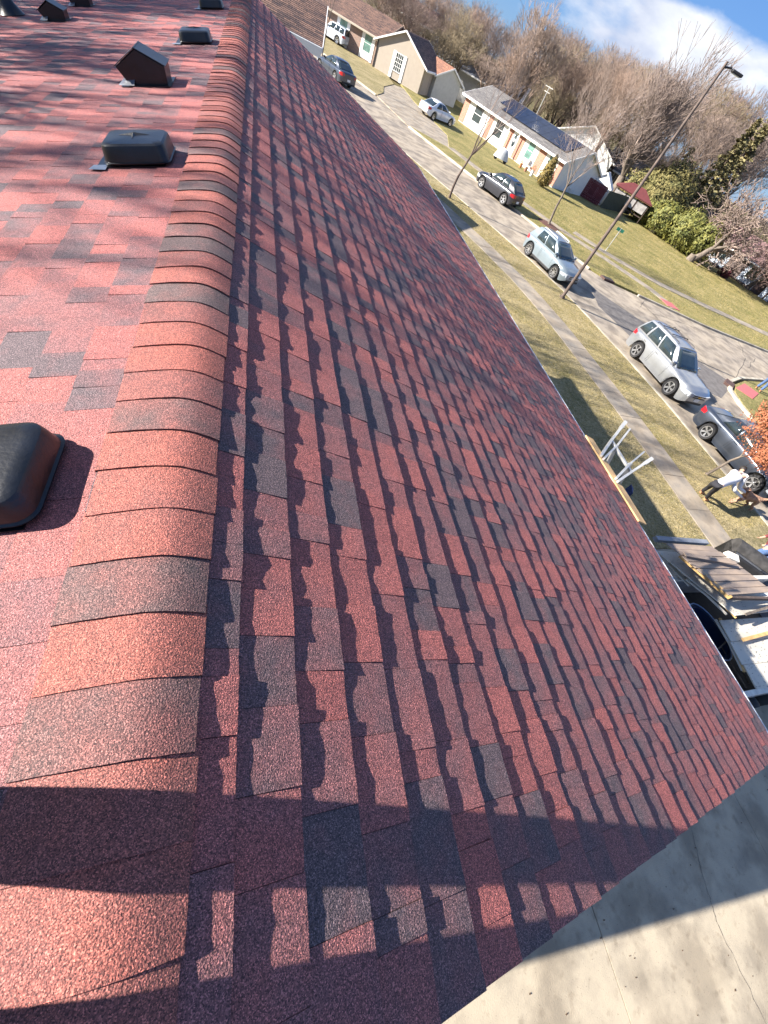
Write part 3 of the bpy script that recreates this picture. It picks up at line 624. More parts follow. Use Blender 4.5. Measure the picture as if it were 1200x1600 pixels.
# ------------------------------------------------------------------ cars
def paint(name, col, met=0.3, rough=0.28): return mat(name, col, rough, 0.04, 2, metal=met, coat=1.0)
def lerp(a, b, t): return a + (b - a) * t
def interp(tab, x):
    if x <= tab[0][0]: return tab[0][1]
    for i in range(len(tab) - 1):
        if x <= tab[i + 1][0]:
            t = (x - tab[i][0]) / (tab[i + 1][0] - tab[i][0]); t = t * t * (3 - 2 * t) * .4 + t * .6; return lerp(tab[i][1], tab[i + 1][1], t)
    return tab[-1][1]
def car(name, label, cat, loc, fwd, L_, W2, H, wb, fo, wr, top, gh, belt, pm, panes, spokes=5, rails=False, clad=None, emblem=None, lamps=True, quarter=0.0, group=None, plate=None, rimm=None, lampz=None, tail=None, tilt=0.72):
    yaw = math.atan2(fwd[1], fwd[0]); T = empty(name, label, cat, loc, yaw, group=group)
    xf = L_ / 2; xr = -L_ / 2; fx = xf - fo; rx = fx - wb; W = W2 / 2
    st = [xr, xr + .03, xr + .10, xr + .2]; x = xr + .3
    while x < xf - .3: st.append(x); x += .085
    st += [xf - .3, xf - .2, xf - .1, xf - .03, xf]
    vs = []; zb0 = .22; M_ring = None
    for x in st:
        e1 = (x - xr); e2 = (xf - x)
        wf = 1 - .16 * max(0, 1 - e1 / .45) ** 2 - .24 * max(0, 1 - e2 / .75) ** 2
        w_ = W * wf; zt = interp(top, x)
        zend = zb0 + .16 * max(0, 1 - min(e1, e2) / .35) ** 2
        arch = 0
        for cx in (fx, rx):
            dx = abs(x - cx); ra = wr + .075
            if dx < ra: arch = max(arch, wr + math.sqrt(ra * ra - dx * dx))
        za = max(zend, arch); mid = max(za + .03, zend + (zt - zend) * .48)
        if min(e1, e2) < .04: sq = .93
        else: sq = 1
        sh = max(zt - .13, mid + .02)
        vs += [(x, y, z) for y, z in ((0, zend), (w_ * .70, zend), (w_ * .72, za), (w_ * .975 * sq, za), (w_ * sq, za + .025 if arch else mid * .7 + za * .3), (w_ * 1.0 * sq, mid), (w_ * .985 * sq, sh), (w_ * .945, zt - .045), (w_ * .86, zt), (w_ * .5, zt + .02), (0, zt + .028))]
    m_ = 11; g = MB(); fs = []
    for i in range(len(st) - 1):
        for k in range(m_ - 1): fs.append((i * m_ + k, i * m_ + k + 1, (i + 1) * m_ + k + 1, (i + 1) * m_ + k))
    fs.append(tuple(reversed(range(m_)))); fs.append(tuple((len(st) - 1) * m_ + k for k in range(m_)))
    g.add(vs, fs); vs2 = [(x, -y, z) for x, y, z in vs]; g.add(vs2, [tuple(reversed(f_)) for f_ in fs])
    body = g.build('body', pm, T, smooth=True, angle=42)
    bm = bmesh.new(); bm.from_mesh(body.data); bmesh.ops.remove_doubles(bm, verts=bm.verts, dist=.001); bmesh.ops.recalc_face_normals(bm, faces=bm.faces); bm.to_mesh(body.data); bm.free(); body.data.set_sharp_from_angle(angle=R_(42))
    # cabin
    xrb, xrt, xrf, xwb = gh; wbz = W * .915; wtz = W * tilt; zr = H
    zbr = belt - .04; B = {}
    NS = 7; vs = []
    rows = []
    for (xb, xt) in ((xrb, xrt), (xwb, xrf)):
        rows.append((xb, xt))
    def side_pt(u, v, sgn, off=0.0):
        xb = lerp(xrb, xwb, u); xt = lerp(xrt, xrf, u); bow = .05 * math.sin(math.pi * v)
        zt_ = zr - .02 - .05 * (2 * u - 1) ** 2
        return Vector((lerp(xb, xt, v), sgn * (lerp(wbz * (1 - .05 * (2 * u - 1) ** 2), wtz * (1 - .07 * (2 * u - 1) ** 2), v) + bow + off), lerp(zbr, zt_, v)))
    U = [i / 10 for i in range(11)]; V = [0, .25, .5, .75, .9, 1]
    g = MB()
    grid = {}
    for iu, u in enumerate(U):
        for sgn in (1, -1):
            for iv, v in enumerate(V): grid[iu, iv, sgn] = len(g.v); g.v.append(tuple(side_pt(u, v, sgn)))
        p = side_pt(u, 1, 1); grid[iu, 'c', 0] = len(g.v); g.v.append((p.x, p.y * .5, p.z + .035)); grid[iu, 'd', 0] = len(g.v); g.v.append((p.x, 0, p.z + .045)); grid[iu, 'e', 0] = len(g.v); g.v.append((p.x, -p.y * .5, p.z + .035))
    for iu in range(10):
        for iv in range(5):
            a = [grid[iu, iv, 1], grid[iu + 1, iv, 1], grid[iu + 1, iv + 1, 1], grid[iu, iv + 1, 1]]; g.f.append(tuple(reversed(a)))
            a = [grid[iu, iv, -1], grid[iu + 1, iv, -1], grid[iu + 1, iv + 1, -1], grid[iu, iv + 1, -1]]; g.f.append(tuple(a))
        ch = [(5, 1), ('c', 0), ('d', 0), ('e', 0), (5, -1)]
        for q in range(4):
            a, b = ch[q], ch[q + 1]; g.f.append((grid[iu, a[0], a[1]], grid[iu + 1, a[0], a[1]], grid[iu + 1, b[0], b[1]], grid[iu, b[0], b[1]]))
    for iu in (0, 10):
        for iv in range(5):
            a = (grid[iu, iv, 1], grid[iu, iv, -1], grid[iu, iv + 1, -1], grid[iu, iv + 1, 1]); g.f.append(a if iu == 0 else tuple(reversed(a)))
        a = (grid[iu, 5, 1], grid[iu, 5, -1], grid[iu, 'e', 0], grid[iu, 'd', 0], grid[iu, 'c', 0]); g.f.append(a)
    g.t = [0.0] * len(g.f)
    cabn = g.build('cabin', pm, T, smooth=True, angle=35)
    bm = bmesh.new(); bm.from_mesh(cabn.data); bmesh.ops.recalc_face_normals(bm, faces=bm.faces); bm.to_mesh(cabn.data); bm.free(); cabn.data.set_sharp_from_angle(angle=R_(30))
    def patch(name_, P00, P10, P11, P01, nm, m__, nx=4, ny=3, off=.008, fn=None):
        g_ = MB(); vs = []
        for j in range(ny + 1):
            for i in range(nx + 1):
                u, v = i / nx, j / ny
                vs.append(fn(u, v) if fn else (P00.lerp(P10, u)).lerp(P01.lerp(P11, u), v))
        fs = [(j * (nx + 1) + i, j * (nx + 1) + i + 1, (j + 1) * (nx + 1) + i + 1, (j + 1) * (nx + 1) + i) for j in range(ny) for i in range(nx)]
        g_.add(vs, fs); o = g_.build(name_, m__, T, smooth=True); sl = o.modifiers.new('thick', 'SOLIDIFY'); sl.thickness = .008; sl.offset = 0; return o
    for sgn in (1, -1):
        for (u0, u1) in panes:
            patch('side_window', None, None, None, None, None, M_GLASS, fn=lambda u, v, s=sgn, a=u0, b=u1: side_pt(lerp(a, b, u) , .12 + .76 * v, s, .010))
    for iu, nm, sx in ((10, 'windscreen', 1), (0, 'rear_window', -1)):
        u_ = iu / 10
        def fn(u, v, u_=u_, sx=sx):
            p = side_pt(u_, .06 + .86 * v, 1); yy = lerp(-p.y + .07, p.y - .07, u); return Vector((p.x + sx * (.012), yy, p.z + .012 + .02 * (1 - (2 * u - 1) ** 2) * 0))
        patch(nm, None, None, None, None, None, M_GLASS, 6, 4, fn=fn)
    if rails:
        for sgn in (1, -1):
            p0 = side_pt(.12, 1, sgn); p1 = side_pt(.9, 1, sgn); g_ = MB(); g_.tube([p0 + Vector((0, -.07 * sgn, .02)), p0 + Vector((.06, -.07 * sgn, .075)), p1 + Vector((-.06, -.07 * sgn, .075)), p1 + Vector((0, -.07 * sgn, .02))], .016, 6); g_.build('roof_rail', M_BLK if rails == 1 else M_WHITE, T, smooth=True)
        if rails == 1:
            for xx in (.3, .62):
                a = side_pt(xx, 1, 1); b = side_pt(xx, 1, -1); g_ = MB(); g_.bar(a + Vector((0, -.07, .08)), b + Vector((0, .07, .08)), .05, .02); g_.build('cross_rail', M_BLK, T)
    # wheels
    for sx, cx in ((1, fx), (-1, rx)):
        for sgn in (1, -1):
            Mx = Matrix.Translation((cx, sgn * (W - .115), wr)) @ Matrix.Rotation(-sgn * math.pi / 2, 4, 'X')
            g_ = MB(); tw = .11
            g_.lathe([(wr * .62, -tw), (wr * .93, -tw), (wr, -tw * .6), (wr, tw * .6), (wr * .93, tw), (wr * .70, tw * .95), (wr * .66, tw * .7)], 32, Mx)
            wheel = g_.build('wheel', M_TYRE, T, smooth=True, angle=35)
            g_ = MB(); rr = wr * .69
            g_.lathe([(rr, tw * .78), (rr * .90, tw * .86), (rr * .86, tw * .5), (rr * .8, tw * .1), (.001, tw * .05)], 28, Mx)
            g_.build('rim', M_BLK if True else M_RIM, wheel, smooth=True, angle=30)
            g_ = MB(); g_.lathe([(rr, tw * .79), (rr * .985, tw * .9), (rr * .88, tw * .88), (rr * .86, tw * .70)], 28, Mx)
            for k in range(spokes):
                a = 2 * math.pi * k / spokes
                for da in (-.13, .13) if spokes <= 6 else (0,):
                    p0 = Vector((math.cos(a) * rr * .12, math.sin(a) * rr * .12, tw * .62)); p1 = Vector((math.cos(a + da) * rr * .90, math.sin(a + da) * rr * .90, tw * .80))
                    g_.bar(Mx @ p0, Mx @ p1, rr * .155, rr * .10, up=(0, 1, 0))
            g_.lathe([(.001, tw * .82), (rr * .17, tw * .8), (rr * .2, tw * .55)], 12, Mx)
            g_.build('spokes', rimm or M_RIM, wheel, smooth=True, angle=30)
    # sills and bumpers
    if clad:
        for sgn in (1, -1):
            g_ = MB(); g_.box(rx + wr + .1, fx - wr - .1, min(sgn * (W - .05), sgn * (W + .012)), max(sgn * (W - .05), sgn * (W + .012)), .20, .33); bevel(g_.build('sill_cladding', clad, T), .02)
    zl = lampz or (interp(top, xf - .1) - .13)
    def wfront(x): return W * (1 - .24 * max(0, 1 - (xf - x) / .75) ** 2)
    def wrear(x): return W * (1 - .16 * max(0, 1 - (x - xr) / .45) ** 2)
    for sgn in (1, -1):
        g_ = MB(); a = []
        pts = [(xf - .46, wfront(xf - .46) + .004), (xf - .22, wfront(xf - .22) + .008), (xf - .03, wfront(xf - .03) - .02), (xf + .012, wfront(xf) * .76), (xf + .012, wfront(xf) * .52)]
        for i_, (xx, yy) in enumerate(pts):
            hh = (.055, .085, .095, .085, .06)[i_]; a += [(xx, sgn * yy, zl - hh), (xx, sgn * yy, zl + hh), (xx - .05, sgn * (yy - .06), zl + hh), (xx - .05, sgn * (yy - .06), zl - hh)]
        fs = []
        for i_ in range(4):
            for q in range(4): f_ = (i_ * 4 + q, i_ * 4 + (q + 1) % 4, (i_ + 1) * 4 + (q + 1) % 4, (i_ + 1) * 4 + q); fs.append(f_)
        fs += [(0, 1, 2, 3), (19, 18, 17, 16)]; g_.add(a, fs); o = g_.build('headlight', M_LAMP, T, smooth=True, angle=30)
        g_ = MB(); tz = tail or (interp(top, xr + .1) - .16); hh = .11
        pts = [(xr + .34, wrear(xr + .34) + .006, .6), (xr + .12, wrear(xr + .12) + .008, 1), (xr + .01, wrear(xr) * .93 + .01, 1), (xr - .014, wrear(xr) * .72, .7)]
        a = []
        for xx, yy, k_ in pts: a += [(xx, sgn * yy, tz - hh * k_), (xx, sgn * yy, tz + hh * k_), (xx + .05, sgn * (yy - .06), tz + hh * k_), (xx + .05, sgn * (yy - .06), tz - hh * k_)]
        fs = [(i_ * 4 + q, i_ * 4 + (q + 1) % 4, (i_ + 1) * 4 + (q + 1) % 4, (i_ + 1) * 4 + q) for i_ in range(3) for q in range(4)] + [(0, 1, 2, 3), (15, 14, 13, 12)]
        g_.add(a, fs); g_.build('tail_light', M_RED, T, smooth=True, angle=30)
        mp_ = side_pt(.97, .12, sgn); g_ = MB(); g_.box(mp_.x - .13, mp_.x - .01, mp_.y + (0 if sgn > 0 else -.2), mp_.y + (.2 if sgn > 0 else 0), mp_.z - .01, mp_.z + .13); bevel(g_.build('wing_mirror', pm, T), .035, 3)
        for (u0, u1) in panes[:2] if len(panes) > 1 else panes:
            p_ = side_pt(u0 + .02, 0, sgn); g_ = MB(); g_.bar(Vector((p_.x, sgn * (W * .992), belt - .14)), Vector((p_.x + .19, sgn * (W * .998), belt - .14)), .035, .025); g_.build('door_handle', M_CHROME if emblem else pm, T)
        # door shut lines
        for u in [panes[0][0], panes[0][1]] + [p_[1] for p_ in panes[1:2]]:
            p_ = side_pt(min(u + .01, .96), 0, sgn); zt_ = interp(top, p_.x); md_ = .22 + (zt_ - .22) * .48; g_ = MB(); g_.tube([(p_.x - .02, sgn * (W * .985 + .003), .36), (p_.x, sgn * (W + .001), md_ * .7 + .066), (p_.x, sgn * (W + .001), md_), (p_.x, sgn * (W * .985 + .001), zt_ - .13), (p_.x, sgn * (W * .945 + .001), zt_ - .045)], .006, 4); g_.build('door_seam', M_BLK, T)
    gw = W * .48
    g_ = MB(); g_.box(xf - .05, xf + .014, -gw, gw, zl - .10, zl + .055); bevel(g_.build('grille', M_BLK, T), .012)
    g_ = MB(); g_.box(xf - .05, xf + .02, -gw * 1.02, gw * 1.02, zl - .03, zl + .0); g_.box(xf - .05, xf + .018, -gw * 1.02, gw * 1.02, zl + .05, zl + .065); g_.build('grille_bar', M_CHROME, T)
    if emblem:
        g_ = MB(); k = emblem; g_.add([(xf + .026, y, zl - .015 + z) for y, z in ((-.11, -.02), (-.035, -.02), (-.035, -.04), (.035, -.04), (.035, -.02), (.12, -.02), (.10, .02), (.035, .02), (.035, .04), (-.035, .04), (-.035, .02), (-.12, .02))], [tuple(range(12))]); g_.build('emblem', mat('gold_emblem', (0.7, 0.45, 0.1), 0.3, 0.05, 5, metal=.8), T)
    g_ = MB(); g_.box(xf - .06, xf + .008, -W * .62, W * .62, .30, .42); bevel(g_.build('lower_intake', M_BLK, T), .02)
    for sx, xx in ((1, xf), (-1, xr)):
        g_ = MB(); g_.box(min(xx + sx * .0, xx + sx * .024), max(xx, xx + sx * .024), -.16, .16, .46, .60); g_.build('licence_plate', M_WHITE, T)
    g_ = MB(); g_.bar(Vector((xwb - .02, -wbz * .8, belt + .02)), Vector((xwb - .16, -.05, belt + .10)), .02, .015); g_.bar(Vector((xwb - .02, 0.05, belt + .02)), Vector((xwb - .16, wbz * .7, belt + .10)), .02, .015); g_.build('wiper', M_BLK, T)
    return T
def place_car(near_r, near_f, side, W2):     # wheel contacts in the picture -> centre and heading
    a = at(*near_r); b = at(*near_f); fw = (b - a); fw.z = 0; fw.normalize(); left = Vector((-fw.y, fw.x, 0))
    mid = (a + b) / 2 - left * side * (W2 / 2 - .05); return (mid.x, mid.y, 0), (fw.x, fw.y)
SUVP = paint('silver_car_paint', (0.34, 0.355, 0.37), 0.6)
l_, f_ = place_car((985, 556), (1033, 612), -1, 1.9); l_ = (l_[0], l_[1] + .0, 0)
car('parked_suv', 'silver sport utility vehicle with black roof rails parked at the near kerb', 'car', l_, f_, 4.87, 1.90, 1.72, 2.87, .92, .375,
    [(-2.43, .98), (-2.3, 1.05), (-1, 1.07), (.65, 1.06), (1.2, 1.02), (2.0, .96), (2.30, .86), (2.43, .74)], (-2.36, -2.06, .15, .98), 1.06, SUVP, [(.56, .90), (.26, .53), (.03, .22)], rails=1, emblem=1, rimm=M_RIM)
CX = paint('pale_blue_grey_paint', (0.20, 0.245, 0.275), 0.25)
l_, f_ = place_car((822, 399), (859, 435), -1, 1.77)
car('parked_crossover', 'pale blue grey small crossover with white roof rails beside the lamp post', 'car', l_, f_, 4.25, 1.77, 1.6, 2.6, .86, .345,
    [(-2.12, .92), (-2.0, 1.0), (-1, 1.02), (.5, 1.0), (.95, .96), (1.65, .88), (1.98, .76), (2.12, .62)], (-2.0, -1.55, .10, .98), 1.01, CX, [(.54, .90), (.24, .51)], rails=2, clad=M_BLK, spokes=8)
JK = paint('black_car_paint', (0.022, 0.024, 0.032), 0.2)
l_, f_ = place_car((782, 319), (748, 292.5), 1, 1.77)
car('parked_hatchback', 'glossy dark hatchback with round arches parked at the far kerb', 'car', l_, f_, 4.13, 1.77, 1.57, 2.53, .84, .35,
    [(-2.06, .92), (-1.9, 1.02), (-1, 1.02), (.5, .99), (.95, .97), (1.6, .92), (1.9, .8), (2.06, .62)], (-1.98, -1.3, .05, 1.0), 1.01, JK, [(.50, .90), (.22, .46)], spokes=5, clad=None, rimm=M_RIM, tilt=.66)
SD = paint('dark_steel_blue_paint', (0.045, 0.055, 0.075), 0.45)
l_, f_ = place_car((1091, 681), (1161, 762), -1, 1.86)
car('parked_sedan', 'dark steel grey sedan parked behind the sapling with brown leaves', 'car', l_, f_, 4.85, 1.86, 1.46, 2.83, .95, .345,
    [(-2.42, .88), (-2.3, .98), (-1.7, 1.0), (-1, .99), (.6, .96), (1.0, .93), (1.9, .82), (2.25, .72), (2.42, .6)], (-1.95, -1.05, .05, 1.05), .97, SD, [(.53, .90), (.20, .50)], spokes=5)
WP = paint('white_car_paint', (0.72, 0.74, 0.77), 0.1)
car('parked_sedan', 'white sedan standing on the driveway across the street', 'car', (19.3, 56.9, .055), (.89, .45), 4.6, 1.8, 1.45, 2.7, .9, .32,
    [(-2.3, .86), (-2.2, .95), (-1.6, .97), (-1, .96), (.6, .93), (1.0, .9), (1.8, .8), (2.15, .7), (2.3, .58)], (-1.85, -1.0, .05, 1.05), .94, WP, [(.53, .90), (.20, .50)])
JP = paint('pale_silver_paint', (0.55, 0.60, 0.68), 0.2)
car('parked_jeep', 'boxy pale silver four wheel drive standing in front of the brick house', 'car', (9.9, 77.6, .1), (-.75, .66), 4.25, 1.75, 1.62, 2.58, .7, .35,
    [(-2.1, .98), (-2.0, 1.04), (-1, 1.04), (.6, 1.03), (1.0, 1.0), (1.9, .97), (2.05, .92), (2.12, .8)], (-2.08, -1.95, .15, .72), 1.04, JP, [(.62, .92), (.34, .58), (.06, .30)])
car('parked_sedan', 'dark car half hidden behind the edge of the red roof', 'car', (7.45, 52.4, 0), (-.42, .91), 4.6, 1.8, 1.45, 2.7, .9, .32,
    [(-2.3, .86), (-2.2, .95), (-1.6, .97), (-1, .96), (.6, .93), (1.0, .9), (1.8, .8), (2.15, .7), (2.3, .58)], (-1.85, -1.0, .05, 1.05), .94, SD, [(.53, .90), (.20, .50)])

# ------------------------------------------------------------------ lamp post, street sign
LP = at(878, 465, LZ)
lp = empty('street_lamp', 'tall brown metal lamp post with a small black head beside the street', 'street lamp', (LP.x, LP.y, LZ))
M_POLE = mat('weathered_brown_pole', (0.13, 0.095, 0.08), 0.75, 0.25, 4, 0.1)
g = MB(); g.tube([(0, 0, 0), (0, 0, .25), (0, 0, 4.5), (0, 0, 9.15)], [.105, .09, .075, .05], 12); g.build('pole', M_POLE, lp, smooth=True)
g = MB(); g.prism([(.18 * math.cos(k * 1.047), .18 * math.sin(k * 1.047)) for k in range(6)], 0, .05); g.build('base_flange', M_POLE, lp)
g = MB(); g.tube([(0, 0, 9.0), (.28, -.10, 9.08)], .03, 8); g.build('bracket', M_BLK, lp, smooth=True)
g = MB(); g.box(-.24, .24, -.10, .10, -.05, .04, Matrix.Translation((.55, -.2, 9.05)) @ Matrix.Rotation(-.35, 4, 'Z')); bevel(g.build('lamp_head', M_BLK, lp), .03, 3)
g = MB(); g.box(-.2, .16, -.07, .07, -.066, -.051, Matrix.Translation((.57, -.207, 9.05)) @ Matrix.Rotation(-.35, 4, 'Z')); g.build('lens', M_LAMP, lp)
sg = empty('street_sign', 'small green street name plate on a thin post behind the lamp post', 'sign', tuple(at(946, 392, LZ)))
g = MB(); g.tube([(0, 0, 0), (0, 0, 1.75)], .03, 8); g.build('post', M_ALU, sg)
g = MB(); g.box(-.32, .32, -.012, .012, 1.50, 1.72, Matrix.Rotation(R_(-35), 4, 'Z')); g.build('plate', mat('sign_green', (0.01, 0.13, 0.085), 0.5, 0.05, 5), sg)

# ------------------------------------------------------------------ trees
def make_tree(seed, H, tr, first=.28, split=(2, 3), ang=.42, levels=7, up=.10, twig=.006, sides=.5, droop=0.0, lean=(0, 0), fork=3, taper=.76, kink=.12):
    r = random.Random(seed); T_, C_ = MB(), MB()
    L0 = H * first
    def grow(p, d, ln, rad, lv):
        n = 4 if lv <= 1 else (3 if lv < 4 else 2); pts = [p]; rr = [rad]; dd = d.copy()
        for i in range(n):
            dd = (dd + Vector((r.gauss(0, kink), r.gauss(0, kink), r.gauss(0, kink) * .5 + up - droop * lv))).normalized()
            pts.append(pts[-1] + dd * ln / n); rr.append(rad * (1 - .32 * (i + 1) / n))
        (T_ if lv <= 1 else C_).tube(pts, rr, 9 if lv == 0 else (6 if lv <= 2 else 3), caps=False)
        if lv >= levels: return
        k = r.randint(*split) + (fork - 2 if lv == 0 else 0)
        a0 = r.uniform(0, 6.28)
        x = dd.orthogonal().normalized(); y = dd.cross(x)
        for j in range(k):
            a = a0 + 6.28 * j / k + r.uniform(-.4, .4); an = ang * r.uniform(.55, 1.35) * (1.0 if lv else 1.05)
            nd = (dd * math.cos(an) + (x * math.cos(a) + y * math.sin(a)) * math.sin(an)).normalized()
            grow(pts[-1], nd, ln * taper * r.uniform(.8, 1.15) * (1.0 if lv else 1.0), max(rr[-1] * r.uniform(.60, .8), twig), lv + 1)
        if lv >= 1:
            for q in range(1, n):
                if r.random() < sides:
                    a = r.uniform(0, 6.28); an = ang * r.uniform(1.2, 2.0); nd = (dd * math.cos(an) + (x * math.cos(a) + y * math.sin(a)) * math.sin(an)).normalized()
                    grow(pts[q], nd, ln * .6 * r.uniform(.7, 1.1), max(rr[q] * .42, twig), min(lv + 2, levels))
    grow(Vector((0, 0, 0)), Vector((lean[0], lean[1], 1)).normalized(), L0, tr, 0)
    # root flare
    T_.tube([(0, 0, -.05), (0, 0, .12 * H / 6)], [tr * 1.45, tr], 9, caps=False)
    mz = max(v[2] for v in C_.v); s_ = H / mz
    for b_ in (T_, C_): b_.v = [(x * s_, y * s_, z * s_) for x, y, z in b_.v]
    return T_, C_
def tree_thing(T_, C_, name, label, loc, bark=M_BARK, twm=M_TWIG, rz=0, cat='tree', group=None, sc=1.0):
    o = empty(name, label, cat, loc, rz, group=group); o.scale = (sc, sc, sc)
    T_.build('trunk', bark, o, smooth=True, angle=180); C_.build('crown', twm, o, smooth=True, angle=180); return o
def gpos(x, y, z=LZ): p = at(x, y, z); return (p.x, p.y, z)
a, b = make_tree(3, 8.2, .10, first=.36, ang=.36, levels=6, up=.16, sides=.45, twig=.005, fork=3, taper=.74)
tree_thing(a, b, 'street_tree', 'slim bare young tree on the verge in front of the dark hatchback', gpos(702, 309), M_BARKD, M_TWIG2)
a, b = make_tree(21, 9.8, .12, first=.32, ang=.5, levels=7, up=.12, sides=.65, twig=.007, fork=3, taper=.74)
tree_thing(a, b, 'street_tree', 'bare street tree in a mulch ring behind the blue grey crossover', gpos(857, 351), M_BARK, M_TWIG2, rz=1.1)
a, b = make_tree(8, 8.0, .10, first=.45, ang=.4, levels=6, up=.14, sides=.5, twig=.006, taper=.72)
tree_thing(a, b, 'street_tree', 'slender bare tree in front of the boxy four wheel drive', gpos(503, 95), M_BARK, M_TWIG2, rz=.4)
g = MB(); P_ = gpos(857, 351); g.lathe([(.001, .05), (.5, .045), (.8, .03), (1.0, .0)], 18, Matrix.Translation(P_)); g.build('mulch_ring', mat('red_brown_mulch', (0.16, 0.07, 0.05), 0.95, 0.35, 18, 0.6, 50), label='ring of red brown mulch round the street tree', kind='stuff')
# gnarled low tree before the dark brick house
a, b = make_tree(31, 9.0, .10, first=.07, ang=.74, levels=7, up=.055, sides=.55, lean=(.5, -.35), twig=.010, fork=4, taper=.80, kink=.2)
tree_thing(a, b, 'gnarled_tree', 'old gnarled low branching tree in front of the dark brick house', gpos(1077, 407), M_BARK, mat('pale_twigs', (0.33, 0.25, 0.21), 0.9, 0.25, 0.7), rz=0)
a, b = make_tree(33, 9.5, .12, first=.10, ang=.7, levels=8, up=.06, sides=.65, twig=.010, fork=4, taper=.80, kink=.2)
tree_thing(a, b, 'gnarled_tree', 'pinkish bare tree spreading over the roof of the dark brick house', tuple(far_at(1225, 395, 78).xy) + (LZ,), M_BARK, mat('pink_twigs', (0.38, 0.26, 0.23), 0.9, 0.25, 0.7), rz=.6)
# row of tall bare trees behind the houses: five grown shapes, copied
protos = []
for sd0, kw in ((101, dict(first=.17, ang=.42, up=.10)), (102, dict(first=.22, ang=.48, up=.08)), (103, dict(first=.13, ang=.40, up=.11, fork=4)), (104, dict(first=.18, ang=.52, up=.09)), (105, dict(first=.25, ang=.42, up=.10))):
    a, b = make_tree(sd0, 14.0, .27, levels=8, sides=.33, twig=.011, taper=.79, **kw); protos.append((a, b))
PM = []
for a, b in protos:
    me1 = a.build('trunk', M_BARKD, smooth=True, angle=180); me2 = b.build('crown', M_TWIG, smooth=True, angle=180); PM.append((me1.data, me2.data)); bpy.data.objects.remove(me1); bpy.data.objects.remove(me2)
twm = [M_TWIG, mat('reddish_twigs', (0.35, 0.25, 0.195), 0.9, 0.25, 0.7), M_TWIG2, mat('olive_twigs', (0.31, 0.25, 0.16), 0.9, 0.25, 0.7)]
def bgtree(k, px, py, D, seed, label, group='bare trees behind the houses', tw=0, widen=1.0):
    p = far_at(px, py, D); Hh = p.z; r = random.Random(seed); s_ = Hh / 14.0
    o = empty('bare_tree', label, 'tree', (p.x, p.y, 0), r.uniform(0, 6.28), group=group); o.scale = (s_ * widen * r.uniform(.9, 1.1), s_ * widen * r.uniform(.9, 1.1), s_)
    for nm, me, m_ in (('trunk', PM[k][0], M_BARKD), ('crown', PM[k][1], twm[tw])):
        c = bpy.data.objects.new(nm, me); COL.objects.link(c); c.parent = o; c.material_slots[0].link = 'OBJECT'; c.material_slots[0].material = m_
BGL = 'bare winter tree in the tall row behind the houses'
spec = [(895, 55, 96, 3), (915, 60, 108, 2), (938, 70, 94, 0), (978, 82, 106, 2), (1000, 88, 90, 0), (1024, 90, 110, 3), (1046, 98, 96, 2), (765, 5, 112, 0), (560, -75, 118, 0), (585, -60, 100, 2), (612, -50, 112, 1), (630, -40, 96, 2), (655, -25, 112, 3), (668, -40, 92, 1), (690, -20, 104, 2), (712, -15, 92, 2), (735, -5, 108, 0), (755, 10, 90, 3), (775, 15, 104, 1), (800, 15, 92, 2), (822, 35, 106, 0), (835, 55, 84, 1), (858, 60, 98, 1), (905, 35, 102, 0), (925, 72, 88, 1), (950, 80, 102, 3), (968, 95, 86, 0), (990, 90, 98, 2), (1012, 100, 82, 1), (1035, 85, 100, 0), (1058, 110, 90, 3), (1085, 120, 104, 2), (1110, 140, 118, 2), (1140, 120, 104, 3), (1165, 150, 96, 0), (1188, 130, 110, 1), (1200, 190, 92, 2), (1225, 210, 100, 0), (1222, 120, 120, 0), (1250, 150, 100, 2), (1160, 190, 125, 1), (520, -90, 110, 1), (480, -120, 120, 0)]
rr_ = random.Random(5)
for i, (x, y, D, tw) in enumerate(spec): bgtree(rr_.randrange(5), x, y, D, i, BGL, tw=tw, widen=1.15)
bgtree(2, 882, -12, 84, 77, 'tallest bare tree rising behind the roof with solar panels', None, 0, 1.1)
# big fan shaped tree right of the middle
a, b = make_tree(55, 17, .36, first=.08, ang=.42, levels=7, up=.11, sides=.5, twig=.014, fork=6, taper=.84, kink=.08)
pb = far_at(1125, 35, 88); Hh = pb.z; bp_ = far_at(1120, 50, 78)
tree_thing(a, b, 'fan_tree', 'big bare tree with long fanning stems behind the lamp post head', (far_at(1128, 45, 80).x, far_at(1128, 45, 80).y, 0), M_BARK, M_TWIG2, rz=.3, sc=far_at(1128, 35, 80).z / 17)
# understorey of shrubs along the back
for i in range(26):
    x = 600 + i * 21 + rr_.uniform(-8, 8); hz = -28.5 + (x - 600) * .601 + 0
    bgtree(rr_.randrange(5), x, hz + rr_.uniform(-22, 6) - 6, rr_.uniform(84, 118), 200 + i, 'low bare tree in the thicket behind the houses', 'low bare trees in the thicket', rr_.randrange(4), 1.9)

def ordinal(n): return ['first', 'second', 'third', 'fourth', 'fifth', 'sixth', 'seventh', 'eighth', 'ninth', 'tenth', 'eleventh', 'twelfth', 'thirteenth', 'fourteenth', 'fifteenth', 'sixteenth', 'seventeenth', 'eighteenth', 'nineteenth', 'twentieth', 'twenty-first', 'twenty-second', 'twenty-third', 'twenty-fourth'][n]
for grp, txt in (('bare trees behind the houses', 'tall bare tree in the back row'), ('low bare trees in the thicket', 'low bare tree in the back thicket')):
    L_ = [o for o in bpy.data.objects if o.get('group') == grp and o.get('label') in (BGL, 'low bare tree in the thicket behind the houses')]
    L_.sort(key=lambda o: proj((o.location.x, o.location.y, 6))[0]); n_ = len(L_)
    for i, o in enumerate(L_): o['label'] = txt + ', ' + (ordinal(i) + ' from the left' if i < n_ / 2 else ordinal(n_ - 1 - i) + ' from the right')
